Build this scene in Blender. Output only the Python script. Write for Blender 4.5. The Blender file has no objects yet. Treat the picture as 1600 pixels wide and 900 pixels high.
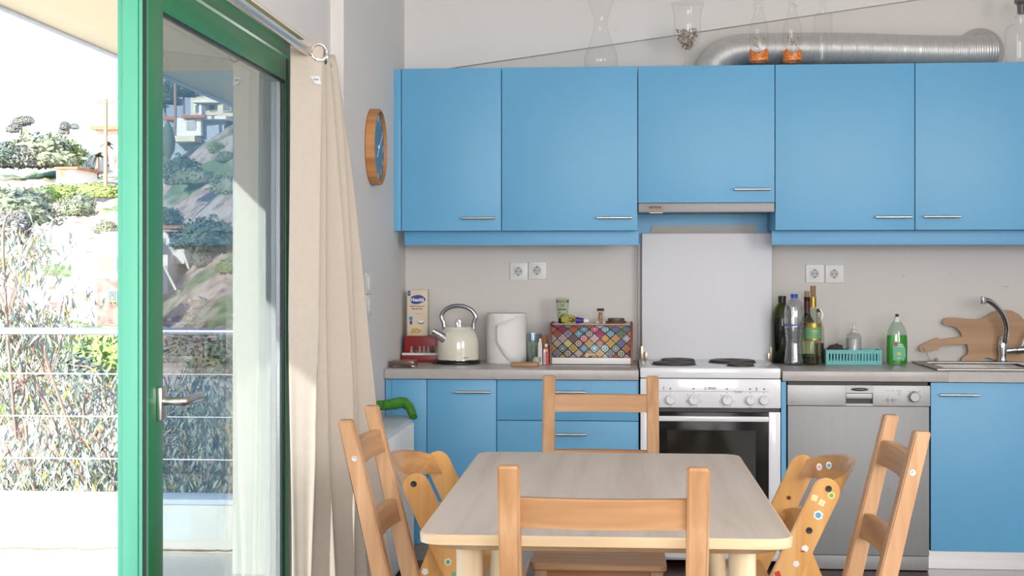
import bpy, bmesh, math, random
from mathutils import Vector, Matrix, noise
R = random.Random(7)
C = bpy.context.scene.collection
PI = math.pi
# ---------------------------------------------------------------- camera
F, TH, HZ, HC, D = 2174.0, 0.0747, 419.0, 1.266, 6.52   # focal px, yaw, horizon row, eye height, distance to back wall
cd = bpy.data.cameras.new('camera'); cam = bpy.data.objects.new('camera', cd); C.objects.link(cam)
cam.location = (0, -D, HC); cam.rotation_euler = (PI/2, 0, TH)
cd.sensor_width = 36; cd.lens = 36*F/1600; cd.shift_y = -(450-HZ)/1600; cd.clip_end = 600; cd.clip_start = .05
bpy.context.scene.camera = cam
sc = bpy.context.scene
sc.view_settings.view_transform = 'Standard'; sc.view_settings.look = 'None'; sc.view_settings.gamma = 1
sc.view_settings.use_curve_mapping = False; sc.view_settings.exposure = 0.0
def ang(px): return math.atan((px-800)/F) - TH
def X(px, Y): return Y*math.tan(ang(px))
def Yat(px, x): return x/math.tan(ang(px))
def dep(x, Y): return Y*math.cos(TH) - x*math.sin(TH)
def Z(py, x, Y): return HC + (HZ-py)*dep(x, Y)/F
def P(px, py, Y):                      # point seen at a pixel, Y metres in front of the camera -> world
    x = X(px, Y); return Vector((x, Y-D, Z(py, x, Y)))
# ---------------------------------------------------------------- world, sun, daylight
w = bpy.data.worlds.new('sky'); sc.world = w; w.use_nodes = True
nt = w.node_tree; bg = nt.nodes['Background']
tc = nt.nodes.new('ShaderNodeTexCoord'); sp = nt.nodes.new('ShaderNodeSeparateXYZ'); rp = nt.nodes.new('ShaderNodeValToRGB')
nt.links.new(tc.outputs['Generated'], sp.inputs[0]); nt.links.new(sp.outputs['Z'], rp.inputs[0]); nt.links.new(rp.outputs[0], bg.inputs[0])
rp.color_ramp.elements[0].position = 0.0; rp.color_ramp.elements[0].color = (.78, .86, 1, 1)
rp.color_ramp.elements[1].position = .5; rp.color_ramp.elements[1].color = (.36, .55, 1, 1)
bg.inputs[1].default_value = 2.3
SUN = Vector((1, 2.4, -.99)).normalized()
sl = bpy.data.lights.new('sun', 'SUN'); sl.energy = 14; sl.angle = .009; sl.color = (1, .95, .87)
so = bpy.data.objects.new('sun', sl); C.objects.link(so); so.rotation_euler = SUN.to_track_quat('-Z', 'Y').to_euler(); so.location = (-3, -12, 8)
def area(name, loc, d, sx, sy, e, col):
    l = bpy.data.lights.new(name, 'AREA'); l.shape = 'RECTANGLE'; l.size = sx; l.size_y = sy; l.energy = e; l.color = col
    o = bpy.data.objects.new(name, l); C.objects.link(o); o.location = loc; o.rotation_euler = Vector(d).to_track_quat('-Z', 'Z').to_euler()
area('window_daylight', (.9, -9.45, 1.7), (0, 1, -.04), 2.6, 1.7, 185, (1, .965, .92))
area('door_daylight', (-1.3, -5.9, 1.2), (1, .25, -.05), 1.6, 1.7, 60, (.95, .97, 1))
area('side_window_daylight', (2.94, -5.6, 1.75), (-1, .35, -.08), 1.6, 1.3, 95, (1, .97, .93))

# ---------------------------------------------------------------- materials
MATS = {}
def mat(name, col=(.8, .8, .8), rough=.5, metal=0, spec=.5, vary=0, scale=5, bump=0, bscale=40, stretch=(1, 1, 1), coat=0, emit=None):
    if name in MATS: return MATS[name]
    m = bpy.data.materials.new(name); m.use_nodes = True; n = m.node_tree; b = n.nodes['Principled BSDF']
    b.inputs['Base Color'].default_value = (*col, 1); b.inputs['Roughness'].default_value = rough
    b.inputs['Metallic'].default_value = metal; b.inputs['Specular IOR Level'].default_value = spec
    b.inputs['Coat Weight'].default_value = coat
    if emit: b.inputs['Emission Color'].default_value = (*col, 1); b.inputs['Emission Strength'].default_value = emit
    if vary or bump:
        t = n.nodes.new('ShaderNodeTexCoord'); mp = n.nodes.new('ShaderNodeMapping'); mp.inputs['Scale'].default_value = stretch
        n.links.new(t.outputs['Object'], mp.inputs[0])
    if vary:
        no = n.nodes.new('ShaderNodeTexNoise'); no.inputs['Scale'].default_value = scale; no.inputs['Detail'].default_value = 4
        n.links.new(mp.outputs[0], no.inputs[0]); r = n.nodes.new('ShaderNodeValToRGB')
        r.color_ramp.elements[0].position = .3; r.color_ramp.elements[1].position = .7
        r.color_ramp.elements[0].color = (*[c*(1-vary) for c in col], 1); r.color_ramp.elements[1].color = (*[min(1, c*(1+vary*.6)) for c in col], 1)
        n.links.new(no.outputs[0], r.inputs[0]); n.links.new(r.outputs[0], b.inputs['Base Color'])
    if bump:
        n2 = n.nodes.new('ShaderNodeTexNoise'); n2.inputs['Scale'].default_value = bscale; n2.inputs['Detail'].default_value = 3
        n.links.new(mp.outputs[0], n2.inputs[0]); bp = n.nodes.new('ShaderNodeBump'); bp.inputs['Strength'].default_value = bump; bp.inputs['Distance'].default_value = .01
        n.links.new(n2.outputs[0], bp.inputs['Height']); n.links.new(bp.outputs[0], b.inputs['Normal'])
    MATS[name] = m; return m
def wood(name, c1, c2, axis='z', scale=1.0, rough=.45, coat=0.0, knots=0):
    if name in MATS: return MATS[name]
    m = bpy.data.materials.new(name); m.use_nodes = True; n = m.node_tree; b = n.nodes['Principled BSDF']
    b.inputs['Roughness'].default_value = rough; b.inputs['Coat Weight'].default_value = coat
    t = n.nodes.new('ShaderNodeTexCoord'); oi = n.nodes.new('ShaderNodeObjectInfo'); ad = n.nodes.new('ShaderNodeVectorMath'); ad.operation = 'ADD'
    mp = n.nodes.new('ShaderNodeMapping'); s = [28*scale]*3; s['xyz'.index(axis)] = 1.6*scale; mp.inputs['Scale'].default_value = s
    n.links.new(t.outputs['Object'], ad.inputs[0]); n.links.new(oi.outputs['Random'], ad.inputs[1]); n.links.new(ad.outputs[0], mp.inputs[0])
    no = n.nodes.new('ShaderNodeTexNoise'); no.inputs['Scale'].default_value = 1; no.inputs['Detail'].default_value = 6; no.inputs['Distortion'].default_value = .6
    n.links.new(mp.outputs[0], no.inputs[0])
    r = n.nodes.new('ShaderNodeValToRGB'); r.color_ramp.elements[0].position = .32; r.color_ramp.elements[1].position = .68
    r.color_ramp.elements[0].color = (*c1, 1); r.color_ramp.elements[1].color = (*c2, 1)
    n.links.new(no.outputs[0], r.inputs[0]); n.links.new(r.outputs[0], b.inputs['Base Color'])
    bp = n.nodes.new('ShaderNodeBump'); bp.inputs['Strength'].default_value = .08; bp.inputs['Distance'].default_value = .004
    n.links.new(no.outputs[0], bp.inputs['Height']); n.links.new(bp.outputs[0], b.inputs['Normal'])
    MATS[name] = m; return m
def glass(name, tint=(.9, .92, .92), base=.04, top=.7, power=4.0, rough=0.0):
    if name in MATS: return MATS[name]
    m = bpy.data.materials.new(name); m.use_nodes = True; n = m.node_tree; n.nodes.remove(n.nodes['Principled BSDF'])
    out = n.nodes['Material Output']; tr = n.nodes.new('ShaderNodeBsdfTransparent'); tr.inputs[0].default_value = (*tint, 1)
    gl = n.nodes.new('ShaderNodeBsdfGlossy'); gl.inputs['Roughness'].default_value = rough
    lw = n.nodes.new('ShaderNodeLayerWeight'); lw.inputs[0].default_value = .5
    pw = n.nodes.new('ShaderNodeMath'); pw.operation = 'POWER'; pw.inputs[1].default_value = power
    ml = n.nodes.new('ShaderNodeMath'); ml.operation = 'MULTIPLY_ADD'; ml.inputs[1].default_value = top; ml.inputs[2].default_value = base
    mx = n.nodes.new('ShaderNodeMixShader')
    n.links.new(lw.outputs['Facing'], pw.inputs[0]); n.links.new(pw.outputs[0], ml.inputs[0]); n.links.new(ml.outputs[0], mx.inputs[0])
    n.links.new(tr.outputs[0], mx.inputs[1]); n.links.new(gl.outputs[0], mx.inputs[2]); n.links.new(mx.outputs[0], out.inputs[0])
    MATS[name] = m; return m
BLUE = mat('blue_laminate', (.135, .42, .69), .42, vary=.05, scale=2, bump=.03, bscale=250)
BLUE_IN = mat('blue_edge', (.04, .17, .36), .5)
WALLM = mat('white_plaster', (.74, .72, .70), .85, vary=.03, scale=1.2, bump=.06, bscale=60)
WALLB = mat('grey_white_plaster', (.68, .65, .62), .85, vary=.04, scale=1.1, bump=.06, bscale=60)
COUNTER = mat('grey_worktop', (.47, .44, .42), .3, vary=.06, scale=30)
SINKM = mat('sink_steel', (.34, .33, .32), .36, .9)
STEEL = mat('brushed_steel', (.62, .62, .62), .32, 1, vary=.06, scale=3, stretch=(1, 1, 60))
CHROME = mat('chrome', (.8, .8, .82), .08, 1)
HANDLE = mat('satin_nickel', (.66, .64, .60), .28, 1)
DSTEEL = mat('grey_steel_panel', (.30, .30, .305), .5, .35, vary=.03, scale=2, stretch=(40, 1, 1))
LSTEEL = mat('light_steel_panel', (.42, .42, .42), .45, .4)
ENAMEL = mat('white_enamel', (.80, .81, .84), .25, coat=.3)
LIDW = mat('white_lid_glass', (.72, .73, .77), .55)
BLACK = mat('black_plastic', (.012, .012, .013), .4)
DARKG = mat('oven_glass', (.010, .009, .008), .14, spec=.12)
BURN = mat('burner_iron', (.055, .045, .042), .55)
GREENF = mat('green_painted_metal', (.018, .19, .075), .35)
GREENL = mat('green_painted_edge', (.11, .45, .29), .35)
WHITEP = mat('white_plastic', (.76, .76, .75), .35)
PINE = wood('pine', (.40, .205, .085), (.58, .345, .18), 'z')
PINEX = wood('pine_across', (.37, .18, .075), (.54, .31, .15), 'x')
BIRCH = wood('birch_top', (.56, .45, .355), (.68, .57, .47), 'y', .7, rough=.42)
BIRCHE = wood('birch_edge', (.60, .41, .22), (.78, .60, .38), 'x', .7)
BIRCHL = wood('birch_leg', (.66, .50, .30), (.80, .66, .44), 'z', .7)
PLY = wood('beech_ply', (.60, .30, .085), (.78, .44, .15), 'z', .8, rough=.3, coat=.4)
PLYB = wood('beech_ply_bent', (.48, .22, .07), (.70, .37, .12), 'y', .8, rough=.3, coat=.4)
CLOTH = mat('beige_curtain_cloth', (.60, .525, .445), .9, vary=.03, scale=60)
FLOORM = wood('dark_wood_floor', (.035, .014, .008), (.085, .03, .016), 'x', .6, rough=.35)
GLASS = glass('clear_glass', (.985, .988, .985), .025, .6, 3.5)
PANE = glass('grey_tinted_pane', (.60, .64, .66), .06, .66, 2.9)

# ---------------------------------------------------------------- geometry helpers
def root_loc(p):
    while p.parent: p = p.parent
    return p.location.copy()
def obj(name, bm, m, parent=None, smooth=True, ang_=35):
    me = bpy.data.meshes.new(name); bmesh.ops.recalc_face_normals(bm, faces=bm.faces[:]) if smooth != 'raw' else None
    bm.to_mesh(me); bm.free()
    for x in (m if isinstance(m, (list, tuple)) else [m]): me.materials.append(x)
    return link(name, me, parent, smooth, ang_)
def link(name, me, parent, smooth=True, ang_=35):
    if smooth:
        me.shade_smooth()
        if ang_: me.set_sharp_from_angle(angle=math.radians(ang_))
    o = bpy.data.objects.new(name, me); C.objects.link(o)
    if parent: me.transform(Matrix.Translation(-root_loc(parent))); o.parent = parent
    else:
        v = [x.co for x in me.vertices]
        c = Vector(((min(p.x for p in v)+max(p.x for p in v))/2, (min(p.y for p in v)+max(p.y for p in v))/2, min(p.z for p in v)))
        me.transform(Matrix.Translation(-c)); o.location = c
    return o
def thing(name, label, cat, loc=(0, 0, 0), group=None):
    o = bpy.data.objects.new(name, None); C.objects.link(o); o.location = loc; o.empty_display_size = .05
    return tag(o, label, cat, group)
def tag(o, label, cat, group=None, kind=None):
    o['label'] = label; o['category'] = cat
    if group: o['group'] = group
    if kind: o['kind'] = kind
    return o
def struct(o): o['kind'] = 'structure'; return o
def copy_tree(o, parent=None):
    c = o.copy(); C.objects.link(c)
    if parent: c.parent = parent
    for ch in [k for k in ALLO() if k.parent == o]: copy_tree(ch, c)
    return c
def ALLO(): return list(C.objects)
def NB(): return bmesh.new()
def box(bm, x0, x1, y0, y1, z0, z1, bev=0, mi=0, M=None):
    r = bmesh.ops.create_cube(bm, size=1); vs = r['verts']
    for v in vs: v.co = Vector((x0+(v.co.x+.5)*(x1-x0), y0+(v.co.y+.5)*(y1-y0), z0+(v.co.z+.5)*(z1-z0)))
    fs = list({f for v in vs for f in v.link_faces})
    for f in fs: f.material_index = mi
    if bev:
        es = list({e for v in vs for e in v.link_edges})
        rb = bmesh.ops.bevel(bm, geom=es, offset=bev, segments=2, affect='EDGES', profile=.6)
        vs = list({v for f in rb['faces'] for v in f.verts} | {v for v in vs if v.is_valid})
    if M: bmesh.ops.transform(bm, matrix=M, verts=[v for v in vs if v.is_valid])
    return bm
def B(x0, x1, y0, y1, z0, z1, bev=0): return box(NB(), x0, x1, y0, y1, z0, z1, bev)
def lathe(bm, prof, c=(0, 0, 0), n=28, axis='z', mi=0, sx=1, sy=1):
    rings = []
    for r, h in prof:
        ring = []
        for i in range(n):
            a = 2*PI*i/n; p = Vector((r*math.cos(a)*sx, r*math.sin(a)*sy, h))
            if axis == 'y': p = Vector((p.x, -h, p.y))
            if axis == 'x': p = Vector((h, p.x, p.y))
            ring.append(bm.verts.new(p+Vector(c)))
        rings.append(ring)
    for a, b in zip(rings, rings[1:]):
        for i in range(n):
            f = bm.faces.new((a[i], a[(i+1) % n], b[(i+1) % n], b[i])); f.material_index = mi
    for rg, pr in ((rings[0], prof[0]), (rings[-1], prof[-1])):
        if pr[0] > 1e-4: f = bm.faces.new(rg if rg is rings[-1] else rg[::-1]); f.material_index = mi
    return bm
def tube(bm, pts, r, n=10, caps=True, flat=None):
    pts = [Vector(p) for p in pts]; rings = []; up = None
    rr = r if isinstance(r, (list, tuple)) else [r]*len(pts)
    for i, p in enumerate(pts):
        t = ((pts[i+1]-p) if i == 0 else (p-pts[i-1]) if i == len(pts)-1 else (pts[i+1]-pts[i-1])).normalized()
        if up is None: up = Vector((0, 0, 1)) if abs(t.z) < .9 else Vector((0, 1, 0))
        s = t.cross(up).normalized(); u = s.cross(t).normalized(); up = u
        fl = flat or (1, 1)
        rings.append([bm.verts.new(p+(s*math.cos(2*PI*k/n)*fl[0]+u*math.sin(2*PI*k/n)*fl[1])*rr[i]) for k in range(n)])
    for a, b in zip(rings, rings[1:]):
        for k in range(n): bm.faces.new((a[k], a[(k+1) % n], b[(k+1) % n], b[k]))
    if caps: bm.faces.new(rings[0][::-1]); bm.faces.new(rings[-1])
    return bm
def smooth_path(pts, k=8):
    pts = [Vector(p) for p in pts]; q = [pts[0]]+pts+[pts[-1]]; out = []
    for i in range(1, len(q)-2):
        for j in range(k):
            t = j/k; a, b, c, d = q[i-1], q[i], q[i+1], q[i+2]
            out.append(.5*((2*b)+(c-a)*t+(2*a-5*b+4*c-d)*t*t+(3*b-3*c+d-a)*t**3))
    out.append(pts[-1]); return out
def prism(bm, pts, d, M=None, bev=0):    # polygon in local XZ extruded along +y by d
    a = [bm.verts.new((p[0], 0, p[1])) for p in pts]; b = [bm.verts.new((p[0], d, p[1])) for p in pts]; n = len(pts)
    fs = [bm.faces.new(a), bm.faces.new(b[::-1])]
    for i in range(n): bm.faces.new((a[i], b[i], b[(i+1) % n], a[(i+1) % n]))
    vs = a+b
    if bev:
        es = [e for f in fs for e in f.edges]; rb = bmesh.ops.bevel(bm, geom=es, offset=bev, segments=2, affect='EDGES')
        vs = list({v for f in rb['faces'] for v in f.verts} | {v for v in vs if v.is_valid})
    if M: bmesh.ops.transform(bm, matrix=M, verts=[v for v in vs if v.is_valid])
    return bm
def text(name, s, size, loc, m, parent, rot=(PI/2, 0, 0), wide=1, depth=.0004, bold=0):
    c = bpy.data.curves.new('t', 'FONT'); c.body = s; c.size = size; c.extrude = depth; c.align_x = 'CENTER'; c.align_y = 'CENTER'; c.offset = bold; c.resolution_u = 3
    o = bpy.data.objects.new('t', c); me = bpy.data.meshes.new_from_object(o); bpy.data.objects.remove(o)
    from mathutils import Euler
    me.transform(Matrix.Translation(loc) @ Euler(rot).to_matrix().to_4x4() @ Matrix.Diagonal((wide, 1, 1, 1)))
    me.materials.clear(); me.materials.append(m); me.name = name
    return link(name, me, parent, False)
def rrect(w, h, r, n=5, cx=0, cy=0):
    out = []
    for sx, sy, a0 in ((1, 1, 0), (-1, 1, 90), (-1, -1, 180), (1, -1, 270)):
        for i in range(n+1):
            a = math.radians(a0+90*i/n); out.append((cx+sx*(w/2-r)+r*math.cos(a), cy+sy*(h/2-r)+r*math.sin(a)))
    return out

# ================================================================ ROOM SHELL
xw = -0.992; xr = 3.0; zt = 3.1; yr = -9.5; YJ = Yat(537, xw)-D     # wall jog
xd = -1.04; xf = -1.088                                              # door wall face, door frame face
struct(obj('floor', B(xd-.3, xr, yr, .0, -.06, 0), FLOORM)); struct(obj('ceiling', B(xw-.3, xr+.1, yr-.1, .1, zt, zt+.1), WALLM))
struct(obj('wall_back', B(-1.25, xr, 0, .12, -.06, zt), WALLB))
zl = Z(0, xd, Yat(398, xd)); ydo = 2.10-D; ydf = 4.86-D             # lintel height, door opening near and far ends
struct(obj('wall_left', B(xw-.22, xw, YJ, 0, -.06, zt), WALLM))
bm = NB(); box(bm, xd-.20, xd, ydf, YJ, -.06, zt); box(bm, xd-.20, xd, ydo, ydf, zl, zt); box(bm, xd-.20, xd, yr, ydo, -.06, zt)
struct(obj('wall_left_door', bm, WALLM)); 
bm = NB(); box(bm, xr, xr+.1, yr, -6.5, -.06, zt); box(bm, xr, xr+.1, -4.7, 0, -.06, zt); box(bm, xr, xr+.1, -6.5, -4.7, -.06, 1.0); box(bm, xr, xr+.1, -6.5, -4.7, 2.5, zt)
struct(obj('wall_right', bm, WALLM))
bm = NB(); box(bm, xd, -.6, yr-.1, yr, -.06, zt); box(bm, 2.4, xr, yr-.1, yr, -.06, zt); box(bm, -.6, 2.4, yr-.1, yr, -.06, .8); box(bm, -.6, 2.4, yr-.1, yr, 2.6, zt)
struct(obj('wall_rear', bm, WALLM))
# sloping plaster band over the cabinets: lower edge rises to the right
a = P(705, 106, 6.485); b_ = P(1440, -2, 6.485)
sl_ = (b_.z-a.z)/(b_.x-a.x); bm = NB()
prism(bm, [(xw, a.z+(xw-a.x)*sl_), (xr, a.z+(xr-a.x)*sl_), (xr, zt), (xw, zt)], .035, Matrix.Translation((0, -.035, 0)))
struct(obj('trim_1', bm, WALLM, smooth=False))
struct(obj('trim_2', B(xd-.06, xd-.001, ydo, ydf, zl-.008, zl-.0005), mat('sun_bounce_plaster', (.84, .76, .60), .8)))  # lintel soffit strip; warm sun bounce from below is put into its colour
# ---- sliding door
fy1 = Yat(462, xf)-D; py0 = Yat(232, xf)-D                          # frame far end, panel near end
gy0 = Yat(255, xf)-D; gy1 = Yat(447, xf)-D
zg = Z(18, xf, gy0+D); zh = Z(0, xf, Yat(310, xf))                  # glass top, panel top
xo = X(183, py0+D)                                                  # outer side of the panel edge
door = struct(bpy.data.objects.new('door_1', None)); C.objects.link(door); door.location = (xf, fy1, 0)
fr = obj('door_frame', B(xo-.03, xf, ydo, fy1+.06, zh+.004, zl-.009), GREENF, door)
obj('door_jamb', B(xf-.045, xf-.004, gy1+.105, fy1+.06, 0, zh+.003, .003), GREENF, door)
obj('door_sill', B(xo-.05, xf, ydo, fy1+.06, -.05, .012, .002), STEEL, door)
xs = X(226, py0+D)                                                  # seal position
xg = (xf-.012, xf-.028)
bm = NB()
box(bm, xs+.004, xf, py0, gy0, .02, zh-.004, .002); box(bm, xs+.004, xf, gy1, gy1+.1, .02, zh-.004, .002)
box(bm, xs+.004, xf, gy0, gy1, zg, zh-.004, .002); box(bm, xs+.004, xf, gy0, gy1, .02, .13, .002)
pn = obj('door_panel', bm, GREENF, door)
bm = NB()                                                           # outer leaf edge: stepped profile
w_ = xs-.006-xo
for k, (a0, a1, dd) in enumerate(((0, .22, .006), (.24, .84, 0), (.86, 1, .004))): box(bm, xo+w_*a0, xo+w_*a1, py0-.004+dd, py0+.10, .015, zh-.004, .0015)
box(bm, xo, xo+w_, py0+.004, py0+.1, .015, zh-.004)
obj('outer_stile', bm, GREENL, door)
obj('brush_seal', B(xs-.006, xs+.004, py0+.004, py0+.08, .015, zh-.004), BLACK, door)
obj('pane', B(xg[1], xg[0], gy0-.005, gy1+.005, .12, zg+.005), PANE, door)
bm = NB(); g = .004
for (a, b, c, d) in ((gy0, gy1, zg-.006, zg), (gy0, gy0+.006, .13, zg), (gy1-.006, gy1, .13, zg), (gy0, gy1, .13, .136)): box(bm, xg[0]-.001, xf-.004, a, b, c, d)
obj('glazing_gasket', bm, BLACK, door)
obj('spacer_bar', B(xg[1]+.001, xg[0]-.001, gy1-.03, gy1-.012, .136, zg-.006), STEEL, door)
hz = Z(628, xf, py0+D+.06); hy = Yat(249, xf)-D
hp = obj('handle_plate', B(xf, xf+.013, hy-.022, hy+.022, hz-.045, hz+.035, .005), HANDLE, door)
bm = tube(NB(), smooth_path([(xf+.01, hy, hz), (xf+.045, hy, hz), (xf+.062, hy+.01, hz), (xf+.066, hy+.06, hz+.004), (xf+.066, hy+.115, hz+.002)], 6), .0105, 12, flat=(1, 1))
obj('handle_lever', bm, HANDLE, door)

# ================================================================ CURTAIN + ROD
xr_ = X(479, 4.42); zr_ = P(479, 79, 4.42).z
t = thing('curtain_rod', 'round metal curtain rod running along the wall above the green sliding door', 'curtain rod', (xr_, ydo+.1, zr_))
obj('pole', tube(NB(), [(xr_, ydo, zr_), (xr_, 4.86-D, zr_)], .0145, 20), mat('rod_metal', (.62, .58, .54), .18, .85), t)
bm = NB(); box(bm, xr_-.1, xr_-.012, ydo+.0, ydo+.02, zr_-.012, zr_+.012); obj('bracket', bm, HANDLE, t)
bm = NB(); box(bm, xd, xr_-.012, 4.84-D, 4.855-D, zr_-.012, zr_+.012); obj('bracket', bm, HANDLE, t)
t = thing('curtain', 'beige eyelet curtain gathered beside the green sliding door', 'curtain', (-.95, 4.4-D, 0))
N, Mz = 220, 46; ztop = P(490, 60, 4.42).z; bm = NB(); grid = []
def cpos(s, z):
    q = max(0, min(1, (ztop-z)/ztop)); nf = 5.0
    Y0 = 4.43-.035*q; Y1 = 4.95
    pt = -.952-.052*s; pb = -1.035+.245*s**.6
    pk = pt+(pb-pt)*q**.7+.014*math.sin(13*s+3*q)*min(1, 6*s); vl = -1.052+.012*q+.012*math.sin(9*s)**2
    pk = max(pk, vl+.02)
    ph = 2*PI*nf*(s**.9)-PI/2+.55*q*math.sin(5*s+2*q)*min(1, 5*s)
    sn = math.sin(ph); sn = math.copysign(abs(sn)**.7, sn)
    return Vector((vl+(pk-vl)*(sn+1)/2+(.005*q+.001)*math.sin(49*s+4*z), Y0+(Y1-Y0)*s+.014*math.sin(2*ph)*q+.012*q*math.sin(3*z+9*s)-D, z))
for j in range(Mz+1):
    z = ztop-(ztop-.012)*j/Mz; grid.append([bm.verts.new(cpos(i/N, z)) for i in range(N+1)])
for j in range(Mz):
    for i in range(N): bm.faces.new((grid[j][i], grid[j+1][i], grid[j+1][i+1], grid[j][i+1]))
c = obj('cloth', bm, CLOTH, t, ang_=0)
md = c.modifiers.new('thick', 'SOLIDIFY'); md.thickness = .003
ep = cpos(.105, zr_)
for k, s in enumerate((.058, .27)):
    ep = cpos(s, zr_); dv = (cpos(s+.01, zr_)-cpos(s-.01, zr_)).normalized(); nn = Vector((dv.y, -dv.x, 0)); nn = nn if nn.y < 0 else -nn
    ux, uz = dv, Vector((0, 0, 1)); bm = tube(NB(), [ep+nn*.004+(ux*math.cos(a*PI/12)+uz*math.sin(a*PI/12))*.026 for a in range(25)], .0045, 8, False)
    obj('eyelet', bm, CHROME, t)
lp = cpos(.052, Z(113, -.93, 4.27)); dv = (cpos(.07, lp.z)-cpos(.03, lp.z)).normalized(); nn = Vector((dv.y, -dv.x, 0)); nn = nn if nn.y < 0 else -nn
bm = NB(); vs = [bm.verts.new(lp+nn*(.004+.004*(k > 1))+dv*a+Vector((0, 0, b))) for k, (a, b) in enumerate(((-.018, .012), (.012, .014), (.016, -.014), (-.004, -.012)))]
bm.faces.new(vs); vs2 = [bm.verts.new(v.co+nn*.001) for v in vs]; bm.faces.new(vs2[::-1])
for k in range(4): bm.faces.new((vs[k], vs2[k], vs2[(k+1) % 4], vs[(k+1) % 4]))
cl = obj('care_label', bm, WHITEP, t); cl['label'] = 'small white sewn care label'
o = text('care_print', 'KIAI', .009, lp+nn*.0075+Vector((0, 0, .002)), BLACK, cl, (PI/2, 0, math.atan2(dv.y, dv.x)))

# ================================================================ UPPER CABINETS
YU = D-.35; yu = -.35
def handle(xc, y, z, L, parent):
    bm = tube(NB(), [(xc-L/2, y-.028, z), (xc+L/2, y-.028, z)], .0058, 12)
    for s in (-1, 1): tube(bm, [(xc+s*(L/2-.032), y, z), (xc+s*(L/2-.032), y-.028, z)], .0042, 8)
    return obj('handle', bm, HANDLE, parent)
ux = [X(p, YU) for p in (627, 783.5, 996.5, 1211, 1429.5)]; ux.append(ux[-1]+.6); ux.append(ux[-1]+.6)
zt_, zb_ = 2.158, 1.433
labs = ['narrow blue wall cupboard at the left end, beside the wall clock', 'blue wall cupboard second from the left, above the kettle and tiled-look bread bin', 'short blue wall cupboard above the cooker with a grey extractor slide',
        'blue wall cupboard just right of the cooker hood, above the bottles', 'blue wall cupboard above the sink, second right of the cooker hood', 'blue wall cupboard at the far right end beyond the sink']
hpx = [(748, 341.5), (960, 341), (1175, 297), (1395, 340), (1470, 339)]
for i in range(6):
    x0, x1 = ux[i], ux[i+1]; zb = zb_ if i != 2 else Z(317, .1, YU)
    t = thing('wall_cupboard', labs[i], 'cupboard', ((x0+x1)/2, yu/2, zb), 'blue wall cupboards')
    g = .0015
    bm = NB(); box(bm, x0+g, x1-g, yu+.02, -.001, zb+.004, zt_-.002, .001)
    obj('carcass', bm, BLUE if i != 2 else BLUE, t)
    dr = obj('door', B(x0+g*1.2, x1-g*1.2, yu, yu+.0185, zb, zt_, .0012), BLUE, t)
    if i < 5: handle(X(hpx[i][0], YU), yu, Z(hpx[i][1], x0, YU), .155 if i else .148, dr)
t = thing('cabinet_end_panel', 'narrow blue filler strip at the left end of the wall cupboards', 'panel', (ux[0]-.02, yu/2, zb_))
obj('panel', B(X(615, YU), ux[0]-.002, yu+.002, -.001, zb_, zt_-.003, .001), BLUE, t)
# pelmets
zp = Z(383, 0, D-.27)
o = obj('pelmet', B(X(632, D-.27), ux[2]+.005, -.27, -.25, zp, zb_-.001, .001), BLUE); tag(o, 'blue light pelmet under the wall cupboards left of the cooker', 'pelmet')
o = obj('pelmet', B(ux[3]-.005, ux[6], -.27, -.25, zp, zb_-.001, .001), BLUE); tag(o, 'blue light pelmet under the wall cupboards right of the cooker', 'pelmet')
# hood
zh0, zh1 = Z(331.5, .3, YU), Z(317.5, .3, YU)
t = thing('cooker_hood', 'slim grey slide-out extractor hood under the short blue cupboard', 'hood', ((ux[2]+ux[3])/2, -.2, zh0))
obj('front_strip', B(ux[2]+.003, ux[3]-.003, yu-.004, yu+.02, zh0, zh1, .002), DSTEEL, t)
obj('body', B(ux[2]+.006, ux[3]-.006, yu+.021, -.002, zh0+.006, zh1-.001), LSTEEL, t)
sxp = X(1024, YU); o = obj('sticker', B(sxp-.040, sxp+.038, yu-.0055, yu-.0042, zh0+.006, zh1-.006), mat('tan_sticker', (.34, .26, .20), .5), t); o['label'] = 'brown maker sticker'
text('lettering', 'AIRTRON', .0125, (sxp-.002, yu-.0062, (zh0+zh1)/2+.001), BLACK, o, wide=1.0, bold=.0006)
bm = NB(); box(bm, X(1015, YU), X(1035, YU), yu, yu+.03, zh0-.004, zh0-.0003); obj('switch', bm, WHITEP, t)
# blue backing behind hood and steel plate
t = thing('hood_back_panel', 'blue backing panel with steel plate behind the raised cooker lid', 'panel', (.4, -.02, 1.30))
obj('panel', B(ux[2]-.03, ux[3]+.03, -.022, -.002, zp+.004, zh0+.004), BLUE, t)
obj('steel_plate', B(X(1018, D-.03), X(1180, D-.03), -.031, -.0225, 1.36, Z(352, .3, D-.03)), mat('dull_steel', (.26, .26, .255), .5, .4), t)

# ================================================================ LOWER CABINETS
YL = D-.6; yl = -.6; zc = .835; zc0 = .793; zpl = .085
lx = [X(p, YL) for p in (612, 667, 776, 998.5)]
xst0, xst1 = X(1000, YL), X(1220, YL); xdw0, xdw1 = X(1229.5, YL), X(1453, YL)
def base(name, label, x0, x1, top=zc0-.002):
    t = thing(name, label, 'cabinet', ((x0+x1)/2, yl/2, 0), 'blue base cabinets')
    obj('carcass', B(x0+.0015, x1-.0015, yl+.02, -.002, zpl, top), BLUE_IN, t)
    obj('plinth', B(x0+.0005, x1-.0005, yl+.055, yl+.07, 0.001, zpl-.001), STEEL, t); return t
zd1 = zc0-.004
t = base('base_cabinet', 'plain blue base cabinet panel at the left end behind the radiator', xw+.003, lx[1])
obj('side_filler', B(xw+.004, lx[0]-.001, yl+.004, yl+.019, zpl, zd1), BLUE, t)
obj('panel', B(lx[0], lx[1]-.0015, yl, yl+.019, zpl, zd1, .0012), BLUE, t)
t = base('base_cabinet', 'narrow blue base cabinet with one door below the kettle', lx[1], lx[2])
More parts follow.
